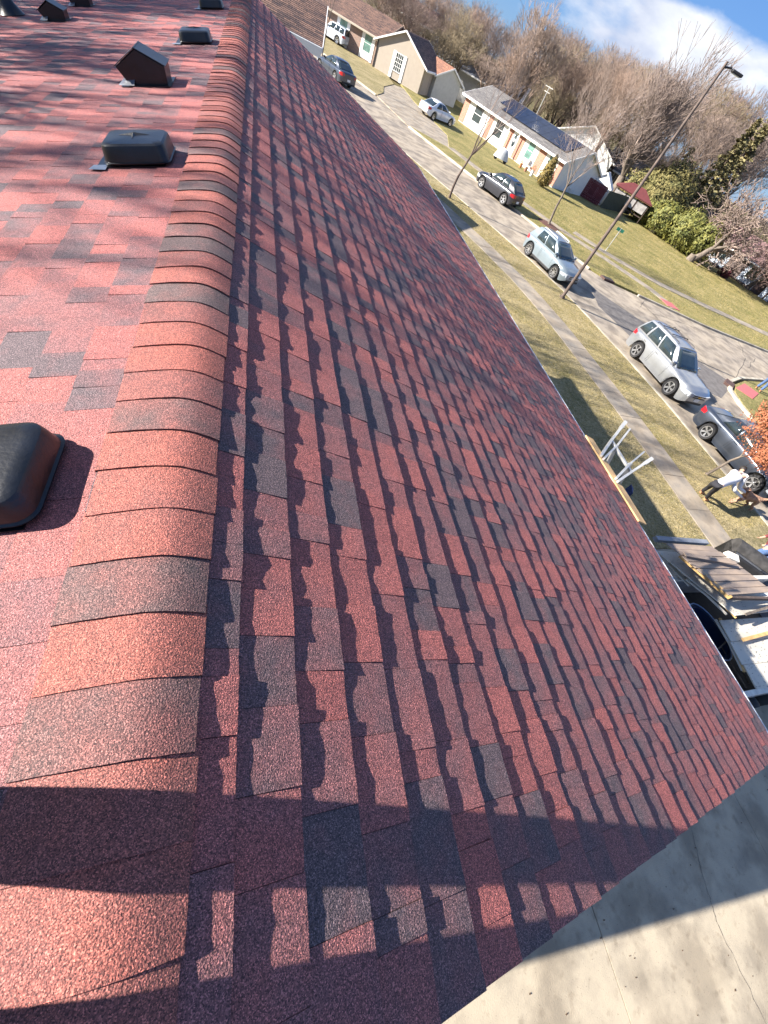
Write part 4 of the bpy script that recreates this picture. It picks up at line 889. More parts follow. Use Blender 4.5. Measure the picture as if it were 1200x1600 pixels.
# ------------------------------------------------------------------ leafy things
def foliage(g_, fn, n, size, r, tonef=None):
    for i in range(n):
        p, nrm = fn(r); d1 = Vector((r.gauss(0, 1), r.gauss(0, 1), r.gauss(0, 1))).cross(nrm)
        if d1.length < 1e-4: continue
        d1.normalize(); d2 = (nrm.cross(d1) + nrm * r.uniform(-.5, .8)).normalized(); s_ = size * r.uniform(.6, 1.4)
        g_.add([p - d1 * s_ * .4, p + d2 * s_ * .6 - d1 * s_ * .1 + nrm * s_ * .1, p + d1 * s_ * .45, p + d2 * s_ * 1.2 + nrm * s_ * .15], [(0, 2, 1), (1, 2, 3)])
def ell(cx, cy, cz, rx, ry, rz, low=0.0, lump=.16, inner=.35):
    def fn(r):
        while True:
            v = Vector((r.gauss(0, 1), r.gauss(0, 1), r.gauss(0, 1))).normalized()
            if v.z > -.75 + low: break
        q = 1 + lump * noise.noise(v * 2.6 + Vector((cx, cy, cz))) * 2 + lump * .6 * noise.noise(v * 6 + Vector((cy, cx, 3)))
        k = q * (1 - inner * r.random() ** 2)
        return Vector((cx + v.x * rx * k, cy + v.y * ry * k, max(.02, cz + v.z * rz * k))), v
    return fn
M_JUN = mat('yew_green', (0.19, 0.18, 0.035), 0.7, 0.0, 1.3, col2=(0.075, 0.09, 0.02), detail=5)
M_JUN2 = mat('browned_arborvitae', (0.20, 0.165, 0.055), 0.8, 0.0, 1.1, col2=(0.085, 0.085, 0.025), detail=5)
M_GOLD = mat('golden_arborvitae', (0.26, 0.19, 0.045), 0.8, 0.0, 3, col2=(0.11, 0.085, 0.03), detail=5)
M_CORE = mat('shrub_inner_twigs', (0.05, 0.045, 0.02), 0.95, 0.3, 5)
def shrub(name, label, loc, rx, ry, h, m_, n, size, seed, cat='shrub', lobes=None, rz=0):
    r = random.Random(seed); o = empty(name, label, cat, loc, rz)
    g_ = MB()
    for (cx, cy, cz, a, b, c, fr) in lobes or [(0, 0, h * .45, rx, ry, h * .58, 1)]: foliage(g_, ell(cx, cy, cz, a, b, c), int(n * fr), size, r)
    g_.build('foliage', m_, o)
    g_ = MB()
    for (cx, cy, cz, a, b, c, fr) in lobes or [(0, 0, h * .45, rx, ry, h * .58, 1)]:
        g_.lathe([(.01, c * .6), (.35, c * .5), (.6, c * .2), (.62, -c * .2), (.4, -c * .8)], 10, Matrix.Translation((cx, cy, cz)) @ Matrix.Diagonal((a, b, 1, 1)))
    g_.build('stems', M_CORE, o, smooth=True); return o
pA = at(1000, 345, LZ)
shrub('evergreen_shrub', 'huge yellow green evergreen mound beside the dark fence', (pA.x + 1.5, pA.y + 1.2, LZ), 0, 0, 0, M_JUN2, 16000, .25, 4, lobes=[(0, 0, 2.6, 3.6, 3.6, 3.2, .40), (2.2, 1.4, 4.2, 3.0, 3.0, 3.0, .25), (-2.2, 1.9, 2.2, 2.5, 2.5, 2.4, .18), (2.8, -1.6, 2.1, 2.5, 2.5, 2.3, .17)])
pB = at(1050, 385, LZ)
shrub('evergreen_shrub', 'lower bright green yew clump left of the gnarled tree', (pB.x + 1.0, pB.y + .6, LZ), 0, 0, 0, M_JUN, 13000, .22, 5, lobes=[(0, 0, 1.8, 2.8, 2.8, 2.3, .35), (-1.9, 2.8, 1.5, 2.3, 2.3, 1.9, .25), (1.5, -2.0, 1.9, 2.4, 2.4, 2.3, .25), (-3.0, 5.0, 1.1, 1.8, 1.8, 1.5, .15)])
pC = at(843, 291, LZ)
shrub('conical_shrub', 'golden cone shaped arborvitae at the corner of the brick house', (pC.x + .3, pC.y + .3, LZ), 0, 0, 0, M_GOLD, 3600, .12, 6, lobes=[(0, 0, .75, .75, .75, .85, .5), (0, 0, 1.45, .55, .55, .9, .3), (0, 0, 2.0, .3, .3, .6, .2)])
# spruces at the right edge
def spruce(label, px, py, D, seed, m_):
    p = far_at(px, py, D); h = p.z; o = empty('spruce_tree', label, 'tree', (p.x, p.y, 0)); r = random.Random(seed)
    g_ = MB(); g_.tube([(0, 0, 0), (0, 0, h * .97)], [h * .018, .03], 8); g_.build('trunk', M_BARKD, o, smooth=True)
    g_ = MB()
    for i in range(int(h * 13)):
        z = h * (.12 + .88 * (i / (h * 13)) ** .9); rad = (h - z) * .26 + .2; a = r.uniform(0, 6.28); rad *= r.uniform(.6, 1.15)
        tip = Vector((math.cos(a) * rad, math.sin(a) * rad, z - rad * .22)); b0 = Vector((0, 0, z))
        for q in range(22):
            t = r.uniform(.2, 1.05); c = b0.lerp(tip, t) + Vector((r.gauss(0, .12), r.gauss(0, .12), r.gauss(-.05, .09))) * (rad * .35 + .2); s_ = r.uniform(.14, .34)
            d1 = Vector((r.gauss(0, 1), r.gauss(0, 1), r.gauss(0, .4))).normalized() * s_; d2 = Vector((r.gauss(0, 1), r.gauss(0, 1), r.gauss(-.4, .5))).normalized() * s_ * .6
            g_.add([c - d1, c + d2, c + d1, c - d2], [(0, 1, 2, 3)])
    g_.build('crown', m_, o); return o
M_SPR = mat('brownish_spruce', (0.24, 0.20, 0.09), 0.85, 0.0, 1.0, col2=(0.11, 0.105, 0.045), detail=5)
spruce('thin olive spruce at the right edge above the gnarled tree', 1190, 185, 84, 1, M_SPR)
spruce('small dark spruce behind the gnarled tree', 1108, 205, 98, 2, mat('dark_spruce', (0.12, 0.13, 0.06), 0.85, 0.2, 1.0))
spruce('brown tipped spruce cut by the right edge', 1222, 170, 90, 3, M_SPR)
# sapling with brown leaves next to the sedan
SP_ = at(1104, 741, LZ)
a, b = make_tree(77, 3.6, .072, first=.42, ang=.55, levels=5, up=.12, sides=.6, twig=.004, fork=3, taper=.7)
sap = tree_thing(a, b, 'oak_sapling', 'young oak with dry orange brown leaves in front of the dark sedan', (SP_.x, SP_.y, LZ), M_BARK, M_BARK)
g = MB(); r = random.Random(3)
for (cx, cy, cz, a_, b_, c_, n_) in ((.2, -.45, 2.35, 1.05, 1.1, .9, 3000), (.5, -1.1, 2.0, .7, .7, .65, 1200), (-.05, .2, 2.6, .7, .7, .6, 1300), (-.25, -.75, 1.75, .55, .55, .45, 800), (.2, -.3, 3.1, .6, .6, .5, 800)):
    foliage(g, ell(cx, cy, cz, a_, b_, c_, lump=.25, inner=.8), int(n_ * 2.4), .058, r)
g.build('leaves', mat('dry_oak_leaves', (0.46, 0.17, 0.075), 0.75, 0.0, 7, col2=(0.22, 0.07, 0.035), detail=4), sap, label='clump of dry orange brown leaves')
# the trees west of the house whose shadows fall over roof and lawn
for i, (x, y, h, lv, sd0, lab) in enumerate(((-15, 12.0, 15.5, 7, 301, 'bushy bare yard tree second nearest to the red roof'), (-11, 8.3, 12.8, 7, 305, 'nearest bare yard tree west of the red roof'), (-12.5, 13.5, 13.2, 7, 306, 'low bare yard tree north of the nearest one'), (-20, 18.5, 21, 5, 302, 'broad bare yard tree west of the red roof'), (-26, 22, 25, 5, 303, 'tallest bare yard tree far west of the red roof'), (-22, 25.5, 23, 5, 304, 'slim bare yard tree north of the broad one'))):
    a, b = make_tree(sd0, h, .16, first=.22, ang=.36, levels=lv, up=.10, sides=.35, twig=.016, fork=3, taper=.76)
    tree_thing(a, b, 'yard_tree', lab, (x, y, 0), M_BARKD, M_TWIG, rz=i * 1.3)

# ------------------------------------------------------------------ houses across the street
def house(name, label, P0, u, Ln, Dp, hw_, pitch, ridge, wallm, roofm, over=.45, fascia=M_WHITE, siding=0.0, cat='house', z0=0.0):
    """local x runs along the front, local y goes back from it"""
    o = empty(name, label, cat, (P0[0], P0[1], z0), math.atan2(u[1], u[0])); tp = math.tan(pitch)
    if ridge == 'x':
        rh = hw_ + Dp / 2 * tp
        g = MB(); g.box(0, Ln, 0, .2, 0, hw_); g.build('front_wall', wallm, o); g = MB(); g.box(0, Ln, Dp - .2, Dp, 0, hw_); g.build('back_wall', wallm, o)
        for x in (0, Ln - .2):
            g = MB(); g.prism([(.2, 0), (Dp - .2, 0), (Dp - .2, hw_), (Dp / 2, rh - .05), (.2, hw_)], 0, .2, Matrix(((0, 0, 1, x), (1, 0, 0, 0), (0, 1, 0, 0), (0, 0, 0, 1)))); g.build('gable_wall', wallm, o)
    else:
        rh = hw_ + Ln / 2 * tp
        for y in (0, Dp - .2):
            if siding and y == 0:
                g = MB(); n = int(rh / siding)
                for i in range(n):
                    a, b = i * siding, (i + 1) * siding + .008
                    def half(z): return Ln / 2 if z <= hw_ else max(.02, Ln / 2 * (rh - z) / (rh - hw_))
                    ha, hb = half(a), half(min(b, rh - .01)); c = Ln / 2
                    g.add([(c - ha, -.022, a), (c + ha, -.022, a), (c + hb, 0, b), (c - hb, 0, b), (c - ha, .0, a), (c + ha, .0, a)], [(0, 1, 2, 3), (4, 5, 1, 0)])
                g.build('clapboard', wallm, o, kind='stuff')
            g = MB(); g.prism([(0, 0), (Ln, 0), (Ln, hw_), (Ln / 2, rh - .05), (0, hw_)], .005, .2, Matrix(((1, 0, 0, 0), (0, 0, 1, y), (0, 1, 0, 0), (0, 0, 0, 1)))); g.build('front_wall' if y == 0 else 'back_wall', wallm, o)
        for x in (0.0, Ln - .2):
            g = MB(); g.box(x, x + .2, .2, Dp - .2, 0, hw_); g.build('side_wall', wallm, o)
    # roof planes with real courses
    cp, sp_ = math.cos(pitch), math.sin(pitch); half = (Dp if ridge == 'x' else Ln) / 2; run = (half + over) / cp; ext0, ext1 = -over * .7, (Ln if ridge == 'x' else Dp) + over * .7
    ex_ = .145; n = int(run / ex_); rr = random.Random(int(abs(P0[0] * 10)) + 3); R = MB()
    for side in (1, -1):
        for i in range(n + 1):
            s0 = min(i * ex_, run - .01); s1 = min((i + 1) * ex_, run)
            y = ext0 - rr.uniform(0, .3)
            while y < ext1:
                y2 = min(y + rr.uniform(.25, .9), ext1); yy = max(y, ext0); tn = rr.random()
                def P(s, q, h):
                    a = half + side * (s * cp + h * sp_) if True else 0; z = rh - s * sp_ + h * cp + .06
                    return (q, half - side * (s * cp + h * sp_), z) if ridge == 'x' else (half + side * (s * cp + h * sp_), q, z)
                vs = [P(s0, yy, .002), P(s1, yy, .016), P(s1, y2, .016), P(s0, y2, .002), P(s1, yy, -.002), P(s1, y2, -.002)]
                fl = (side == 1)
                R.add(vs, [(0, 1, 2, 3) if fl else (3, 2, 1, 0), (1, 4, 5, 2) if fl else (2, 5, 4, 1)], tn); y = y2
    roof = R.build('roof', roofm, o, tone=True)
    # underside + fascias
    g = MB(); g2 = MB()
    for side in (1, -1):
        def P(s, q, h):
            z = rh - s * sp_ + h * cp + .06
            return (q, half - side * (s * cp + h * sp_), z) if ridge == 'x' else (half + side * (s * cp + h * sp_), q, z)
        a = [P(0, ext0, -.006), P(run - .01, ext0, -.006), P(run - .01, ext1, -.006), P(0, ext1, -.006)]; b = [P(0, ext0, -.06), P(run - .01, ext0, -.06), P(run - .01, ext1, -.06), P(0, ext1, -.06)]
        g.add(a + b, [(0, 1, 2, 3), (7, 6, 5, 4), (0, 4, 5, 1), (1, 5, 6, 2), (2, 6, 7, 3)])
        for (q0, q1) in ((ext0 - .03, ext0), (ext1, ext1 + .03)):
            a = [P(0, q0, .02), P(run + .02, q0, .02), P(run + .02, q1, .02), P(0, q1, .02)]; b = [(x, y, z - .17) for x, y, z in a]
            g2.add(a + b, [(0, 1, 2, 3), (7, 6, 5, 4), (0, 4, 5, 1), (1, 5, 6, 2), (2, 6, 7, 3), (3, 7, 4, 0)])
        a = [P(run + .003, ext0, .0), P(run + .11, ext0, -.02), P(run + .11, ext1, -.02), P(run + .003, ext1, .0)]; b = [(x, y, z - .13) for x, y, z in a]
        g2.add(a + b, [(0, 1, 2, 3), (7, 6, 5, 4), (0, 4, 5, 1), (1, 5, 6, 2), (2, 6, 7, 3), (3, 7, 4, 0)])
    g.build('soffit', fascia, o); g2.build('fascia', fascia, o)
    o['rh'] = rh
    return o
def window(o, x0, x1, z0, z1, y=0.0, shut=0.0, grid=(1, 2), glass=M_GLASS, side='f', Ln=0, fr=M_WHITE, shutm=M_WHITE, sw=.32):
    e_ = empty('window', parent=o)
    if side == 'r': e_.location = (Ln, 0, 0); e_.rotation_euler = (0, 0, math.pi / 2)
    g = MB(); t = .07
    g.box(x0 - t, x1 + t, y - .06, y, z0 - t, z0); g.box(x0 - t, x1 + t, y - .06, y, z1, z1 + t); g.box(x0 - t, x0, y - .06, y, z0, z1); g.box(x1, x1 + t, y - .06, y, z0, z1)
    for k in range(1, grid[0]): xx = x0 + (x1 - x0) * k / grid[0]; g.box(xx - .02, xx + .02, y - .05, y - .022, z0, z1)
    for k in range(1, grid[1]): zz = z0 + (z1 - z0) * k / grid[1]; g.box(x0, x1, y - .052, y - .02, zz - .02, zz + .02)
    g.build('frame', fr, e_)
    g = MB(); g.box(x0, x1, y - .03, y - .018, z0, z1); g.build('pane', glass, e_)
    if shut:
        for a in (x0 - t - sw - .01, x1 + t + .01):
            g = MB(); g.box(a, a + sw, y - .045, y - .001, z0 - shut, z1 + .1); g.build('shutter', shutm, e_)
    return e_
def panel(o, x0, x1, z0, z1, m_, name='wall_panel', y0=-.035, y1=-.001, label=None):
    g = MB(); g.box(x0, x1, y0, y1, z0, z1); return g.build(name, m_, o, label=label)
M_BEIGE = mat('cream_vinyl_siding', (0.37, 0.315, 0.25), 0.6, 0.04, 3)
M_GREYS = mat('light_grey_siding', (0.50, 0.50, 0.48), 0.65, 0.06, 3)
M_WHT = mat('white_siding', (0.74, 0.74, 0.73), 0.65, 0.05, 3)
M_LBL = mat('pale_blue_siding', (0.45, 0.52, 0.62), 0.65, 0.05, 3)  # plain pale blue for the window bays and porch columns
# beige gabled house: cream gable wing and long brick wing
u1 = Vector((.80, -.60)); v1 = Vector((.60, .80))
A0 = Vector((14.6, 73.0)); LZ0 = 0.1
gb = house('gabled_house', 'cream clapboard gable with white shuttered window facing the street', A0, u1, 6.7, 7.0, 2.45, R_(27), 'y', M_BEIGE, M_BROWN, siding=.135, z0=LZ0)
window(gb, 2.75, 3.75, .75, 2.2, y=-.024, shut=.75, grid=(4, 4), sw=.36)
panel(gb, -.02, .09, 0, 2.35, M_BLK, 'downspout', -.1, -.03)
for k in range(2): g = MB(); g.box(6.7, 6.74, .6 + k * 2.1, 2.6 + k * 2.1, 0, 2.1); g.build('garage_door', mat('taupe_door', (0.38, 0.33, 0.29), .7, .05, 3), gb)
bx0 = A0 - u1 * 17.0 + v1 * 1.0
bh = house('brick_house', 'long brick house with brown roof joined to the cream gable', bx0, u1, 16.9, 9.0, 2.5, R_(20), 'x', M_BRICKD, M_BROWN, z0=LZ0, fascia=M_BEIGE)
for a in (14.7, 11.0, 7.2, 3.0):
    window(bh, a, a + 1.05, .75, 2.15, shut=.7, glass=M_GLASSG, grid=(1, 2), sw=.34); panel(bh, a - .1, a + 1.15, .1, .66, M_WHITE, 'window_apron')
g = MB(); g.tube([(8, 6, 3.5), (8, 6, 4.6)], .05, 8); g.build('vent_pipe', M_WHITE, bh); g = MB(); g.tube([(10.5, 4.5, 3.9), (10.5, 4.5, 4.4)], .12, 8); g.build('vent_pipe', M_BLK, bh)
g = MB(); g.lathe([(.001, .0), (.3, .03), (.42, .11)], 16, Matrix.Translation((3.4, 6.4, 5.2)) @ Matrix.Rotation(R_(62), 4, 'X')); g.build('satellite_dish', M_WHITE, bh, smooth=True)
gc = A0 + u1 * 7.3 + v1 * 3.2
h3 = house('garage', 'low grey gabled garage with rust coloured roof right of the cream gable', gc, (.9, .43), 4.6, 6.5, 2.3, R_(24), 'y', M_GREYS, M_RUST, z0=LZ0)
# grey roofed house and others further back
def by_px(px, py, D): p = far_at(px, py, D); return Vector((p.x, p.y)), p.z
def house_px(name, label, pxl, pyl, D, du, Ln, Dp, hw_, pitch, ridge, wallm, roofm, **k):
    p, z = by_px(pxl, pyl, D); return house(name, label, p, du, Ln, Dp, hw_, pitch, ridge, wallm, roofm, **k)
h4 = house_px('grey_roof_house', 'long house under a blue grey roof behind the cream gable', 668, 76, 92, (.86, -.5), 16, 8, 3.4, R_(22), 'x', M_GREYS, M_BLUEG)
g = MB(); g.box(6.2, 7.1, 2.0, 2.9, 3, 6.4); g.build('chimney', mat('cream_brick', (0.5, 0.42, 0.28), .9, .15, 8), h4)
for k in range(4): g = MB(); g.tube([(1.5 + k * 3.4, 2.2, 4), (1.5 + k * 3.4, 2.2, 5.2)], .14, 8); g.build('vent_pipe', M_BLK if k % 2 else M_WHITE, h4)
h4b = house_px('blue_gable_house', 'small blue grey gable peeking over the blue grey roof', 676, 66, 100, (.95, -.3), 5, 7, 4.6, R_(32), 'y', M_BLUEG, M_GREYSH)
h5 = house_px('pink_roof_house', 'two storey grey house with faded red roof behind the brick house', 618, 60, 100, (.9, -.43), 7.5, 8, 5.1, R_(22), 'x', M_GREYS, M_PINK)
window(h5, 4.4, 5.5, 3.2, 4.6, shut=.05, shutm=M_BLK, grid=(2, 2))
window(h5, 1.2, 2.2, 3.2, 4.6, shut=.05, shutm=M_BLK, grid=(2, 2))
# white and brick house with solar panels
a2 = at(862, 293, LZ); b2_ = at(716, 188, LZ); u2 = Vector((a2.x - b2_.x, a2.y - b2_.y)); L2 = u2.length; u2.normalize()
h2 = house('solar_panel_house', 'white and red brick house with dark solar panels on its roof', (b2_.x, b2_.y), u2, L2, 8.2, 2.45, R_(19), 'x', M_WHT, M_GREYSH, z0=LZ, over=.5)
sc_ = L2 / 16.8
for (a, b) in ((0.0, .9), (4.55, 5.3), (8.1, 8.8), (9.85, 10.75), (13.1, 14.15), (16.1, 16.78)): panel(h2, a * sc_, b * sc_, .05, 2.4, M_BRICK, 'brick_panel')
for (a, b, g_) in ((5.9, 7.2, M_GLASS), (11.45, 12.4, M_GLASSG), (14.75, 15.55, M_GLASSG)): window(h2, a * sc_, b * sc_, .75, 2.1, glass=g_, y=-.002)
window(h2, 2.0 * sc_, 3.4 * sc_, .75, 2.1, glass=M_GLASS, y=-.002)
panel(h2, 8.85 * sc_, 9.8 * sc_, .05, 2.15, mat('white_door', (0.7, 0.7, 0.68), .5, .03, 3), 'front_door', -.05, -.002)
g = MB(); g.lathe([(.001, .02), (.24, .02), (.26, 0)], 20, Matrix.Translation((9.3 * sc_, -.055, 1.35)) @ Matrix.Rotation(R_(90), 4, 'X') @ Matrix.Diagonal((1, 2.1, 1, 1))); g.build('oval_door_glass', M_GLASS, h2)
for x in (8.2, 9.9): g = MB(); g.box(x * sc_, x * sc_ + .09, -.45, -.36, 0, 2.4); g.build('porch_post', M_WHITE, h2)
# solar array: single modules with gaps
cp19, sp19 = math.cos(R_(19)), math.sin(R_(19)); rh2 = h2['rh']; run2 = (4.1 + .5) / cp19
M_PV = mat('solar_cell_glass', (0.012, 0.016, 0.035), 0.12, 0.3, 2, spec=.8)
for j in range(3):
    for i in range(9):
        x0 = 3.6 + i * 1.3; s0 = .35 + j * 1.05
        if j == 2 and i < 1: continue
        g = MB(); a = []
        for (x, s) in ((x0, s0), (x0 + 1.27, s0), (x0 + 1.27, s0 + 1.02), (x0, s0 + 1.02)): a.append((x, 4.1 - s * cp19 - .12 * sp19, rh2 - s * sp19 + .06 + .12 * cp19))
        b = [(x, y, z - .035) for x, y, z in a]; g.add(a + b, [(3, 2, 1, 0), (4, 5, 6, 7), (0, 1, 5, 4), (1, 2, 6, 5), (2, 3, 7, 6), (3, 0, 4, 7)]); g.build('solar_panel', M_PV, h2)
g = MB(); g.tube([(7.0, 4.6, 3.6), (7.0, 4.6, 6.3)], .035, 6); g.bar((6.4, 4.6, 6.2), (7.6, 4.6, 6.2), .03); g.bar((6.6, 4.6, 5.8), (7.4, 4.6, 5.8), .03); g.build('antenna_mast', M_ALU, h2)
# things on its lawn
for (x, y, lab, m_, kk) in ((783, 256, 'white and grey covered scooter parked on the grass', M_GREYS, 0),):
    P_ = at(780, 252, LZ); o = empty('covered_scooter', lab, 'scooter', tuple(P_), R_(-20))
    g = MB(); g.lathe([(.01, 1.12), (.3, 1.05), (.5, .75), (.62, .35), (.66, .22)], 12, Matrix.Diagonal((1.25, .55, 1, 1))); g.build('cover', mat('pale_cover', (0.62, 0.64, 0.66), .6, .1, 6), o, smooth=True, angle=60)
    for sx in (-.55, .55): g = MB(); g.tube([(sx, -.06, .2), (sx, .06, .2)], .2, 14); g.build('wheel', M_TYRE, o)
    g = MB(); g.bar((.5, -.3, 1.05), (.5, .3, 1.05), .04); g.build('handlebar', M_BLK, o)
def pot(px, py, lab, m_, hh=.4):
    P_ = at(px, py, LZ); o = empty('plant_pot', lab, 'pot', tuple(P_)); g = MB(); g.lathe([(.001, 0), (.13, 0), (.19, hh), (.16, hh), (.15, hh - .05), (.001, hh - .05)], 14); g.build('pot', m_, o, smooth=True, angle=40)
    r = random.Random(int(px)); g = MB(); foliage(g, ell(0, 0, hh + .15, .22, .22, .25), 90, .07, r); g.build('plant', M_GOLD, o, kind='stuff')
pot(812, 262, 'orange pot by the white wall left of the other pots', mat('terracotta', (0.5, 0.2, 0.08), .8, .1, 8)); pot(820, 268, 'brown pot beside the orange pot', mat('dark_clay', (0.28, 0.14, 0.09), .8, .1, 8)); pot(829, 275, 'white pot left of the golden arborvitae', M_WHITE, .5)
for (px, py, lab) in ((824, 266, 'white folding chair leaning at the wall between the pots'), (889, 302, 'small white garden ornament by the blue shaded side wall')):
    P_ = at(px, py, LZ); o = empty('garden_chair', lab, 'chair', tuple(P_), .6)
    g = MB(); g.box(-.22, .22, -.2, .2, .40, .43); g.build('seat', M_WHITE, o); g = MB(); g.box(-.22, .22, .18, .21, .43, .9); g.build('backrest', M_WHITE, o)
    for sx in (-.2, .2):
        for sy in (-.18, .18): g = MB(); g.box(sx - .015, sx + .015, sy - .015, sy + .015, 0, .4); g.build('leg', M_WHITE, o)
# maroon fence and dark fence
def fence(label, pts, h, m_, w_=.14):
    P0 = pts[0]; o = empty('board_fence', label, 'fence', (P0[0], P0[1], LZ))
    for i in range(len(pts) - 1):
        a = Vector(pts[i]); b = Vector(pts[i + 1]); dd = b - a; n = max(1, int(dd.length / w_)); dn = dd.normalized(); nn = Vector((-dn.y, dn.x)) * .012
        for k in range(n):
            c = a + dn * (k * w_) - Vector(P0[:2]); e_ = c + dn * (w_ - .012); hh = h + rnd.uniform(-.02, .02)
            g = MB(); g.prism([c - nn, e_ - nn, e_ + nn, c + nn], 0.03, hh, bottom=False); g.build('board', m_, o)
        for z in (.35, h - .35): g = MB(); g.bar((*(a + nn * 3 - Vector(P0[:2])), z), (*(b + nn * 3 - Vector(P0[:2])), z), .04, .08); g.build('rail', m_, o)
f0, f1, f2, f3 = at(905, 306, LZ), at(934, 323, LZ), at(952, 330, LZ), at(982, 336, LZ)
fence('maroon board fence running off the corner of the solar panel house', [(f0.x, f0.y), (f1.x, f1.y)], 1.9, mat('maroon_boards', (0.13, 0.02, 0.03), .8, .2, 3))
fence('dark grey green board fence behind the lamp post', [(f1.x + .3, f1.y), (f3.x, f3.y)], 1.75, mat('dark_green_boards', (0.06, 0.075, 0.06), .8, .2, 3))
# neighbours behind: chimney house, playhouse, canopy, cream house
h6 = house_px('black_roof_house', 'white gabled house with black roof and brick chimney behind the solar panels', 868, 205, 84, (.8, -.6), 9.5, 8, 3.3, R_(24), 'y', M_WHT, mat('black_roofing', (0.06, 0.06, 0.065), .8, .2, 3))
g = MB(); g.box(5.6, 6.6, 1.2, 2.0, 3, 6.2); g.build('chimney', M_BRICK, h6)
h7 = house_px('playhouse', 'small white framed playhouse with pointed roof behind the maroon fence', 926, 277, 68, (.75, -.66), 2.6, 2.4, 1.9, R_(38), 'y', M_WHITE, M_WHITE, over=.15)
window(h7, .35, 1.1, .5, 1.6, y=-.002); window(h7, 1.5, 2.25, .5, 1.6, y=-.002)
h8 = house_px('grey_house', 'grey house with dark slatted window behind the playhouse', 945, 262, 90, (.8, -.6), 12, 8, 2.6, R_(26), 'x', M_GREYS, M_GREYSH)
window(h8, 1.3, 3.2, .9, 2.2, y=-.002, grid=(4, 1))
cn = by_px(957, 302, 72)[0]; cnp = empty('patio_canopy', 'red topped patio canopy with white side panels behind the dark fence', 'canopy', (cn.x, cn.y, 0), math.atan2(-.6, .8))
for x in (0, 2.0, 4.0, 6.0):
    for y in (0, 2.6): g = MB(); g.box(x, x + .1, y, y + .1, 0, 2.5); g.build('post', M_BARKD, cnp)
for k, x in enumerate((0.12, 2.12, 4.12)): g = MB(); g.box(x, x + 1.75, .02, .06, 1.15, 2.2); g.build('side_panel', mat('weathered_white_panel', (0.42, 0.40, 0.38), .8, .2, 3), cnp); g = MB(); g.box(x, x + 1.75, .0, .08, .75, .85); g.build('side_rail', M_BARKD, cnp)
cnp.scale = (.8, .8, .9)
g = MB(); g.add([(-.3, -.3, 2.5), (6.4, -.3, 2.5), (6.4, 3.0, 2.5), (-.3, 3.0, 2.5), (2.0, 1.3, 3.5), (4.2, 1.3, 3.5)], [(0, 1, 5, 4), (1, 2, 5), (2, 3, 4, 5), (3, 0, 4)]); o_ = g.build('canopy_cloth', mat('red_canvas', (0.13, 0.03, 0.03), .7, .1, 3), cnp); sl = o_.modifiers.new('t', 'SOLIDIFY'); sl.thickness = .03
g = MB(); g.bar((-.2, -.2, 2.45), (6.3, -.2, 2.45), .08, .16); g.build('beam', mat('rust_brown_beam', (0.2, 0.08, 0.05), .8, .1, 4), cnp)
h9 = house_px('cream_house', 'cream walled house with dark brown eave behind the evergreen mounds', 1062, 303, 80, (.82, -.57), 13, 8, 2.7, R_(20), 'x', mat('cream_stucco', (0.72, 0.62, 0.46), .8, .05, 3), M_BROWN, fascia=mat('dark_brown_trim', (0.06, 0.04, 0.035), .7, .1, 3))
# dark brick house at the right edge
a9 = at(1098, 404, LZ); b9 = at(1196, 470, LZ); u9 = Vector((b9.x - a9.x, b9.y - a9.y)).normalized()
pr = Vector((-u9.y, u9.x)); a9_ = Vector((a9.x, a9.y)) - u9 * 1.5
h10 = house('dark_brick_house', 'dark brick house with pale blue window bays at the right edge', a9_, u9, 24, 9, 2.6, R_(21), 'x', brick_mat('dark_brown_brick', (0.13, 0.09, 0.08), (0.09, 0.065, 0.06), (0.16, 0.14, 0.13)), M_PINK, z0=LZ, over=.6)
for x in (2.4, 7.2, 13.8): panel(h10, x - .55, x + 1.9, .25, 2.5, M_LBL, 'bay_panel', -.05, -.003); window(h10, x, x + 1.35, .85, 2.2, y=-.052, grid=(2, 1))
for x in (10.4, 11.2): g = MB(); g.box(x, x + .55, -.9, -.75, 0.05, 2.4); g.build('porch_column', M_LBL, h10)
P_ = at(1092, 410, LZ); sg2 = empty('yard_sign', 'small purple yard sign under the gnarled tree', 'sign', tuple(P_), .3)
g = MB(); g.box(-.4, .4, -.01, .01, .15, .6); g.build('sign_board', mat('purple_print', (0.16, 0.03, 0.16), .6, .1, 5), sg2); g = MB(); g.box(-.43, .43, -.02, -.011, .60, .64); g.box(-.43, -.40, -.02, -.011, 0, .64); g.box(.40, .43, -.02, -.011, 0, .64); g.build('frame', M_WHITE, sg2)
P_ = at(1128, 432, LZ); shrub('red_shrub', 'dark red leaved shrub below the brick wall', tuple(P_), .9, .9, 1.2, mat('barberry_red', (0.14, 0.02, 0.035), .7, .2, 4), 900, .13, 12)
P_ = at(1168, 452, LZ); o = empty('yard_bin', 'white bin standing by the porch of the dark brick house', 'bin', tuple(P_)); g = MB(); g.lathe([(.001, 0), (.25, 0), (.3, .7), (.32, .72), (.28, .8), (.001, .84)], 14); g.build('bin_body', M_WHITE, o, smooth=True, angle=40)
# neighbour on our side of the street (brown roof, white gutter)
e0 = at(506, 60, 4.3); e1 = at(431, 20, 4.3); un = Vector((e0.x - e1.x, e0.y - e1.y)).normalized(); org = Vector((e0.x, e0.y)) - un * 12 + Vector((-un.y, un.x)) * .5 - un * .35
h11 = house('neighbour_house', 'neighbouring house with brown shingle roof and white gutter beyond the ridge', (org.x, org.y), un, 12.0, 5.4, 4.12, R_(17), 'x', M_TAN, M_BROWN, over=.5)
g = MB(); g.box(-.3, 12.33, -.66, -.52, 3.72, 4.02); g.build('gutter', M_WHITE, h11)

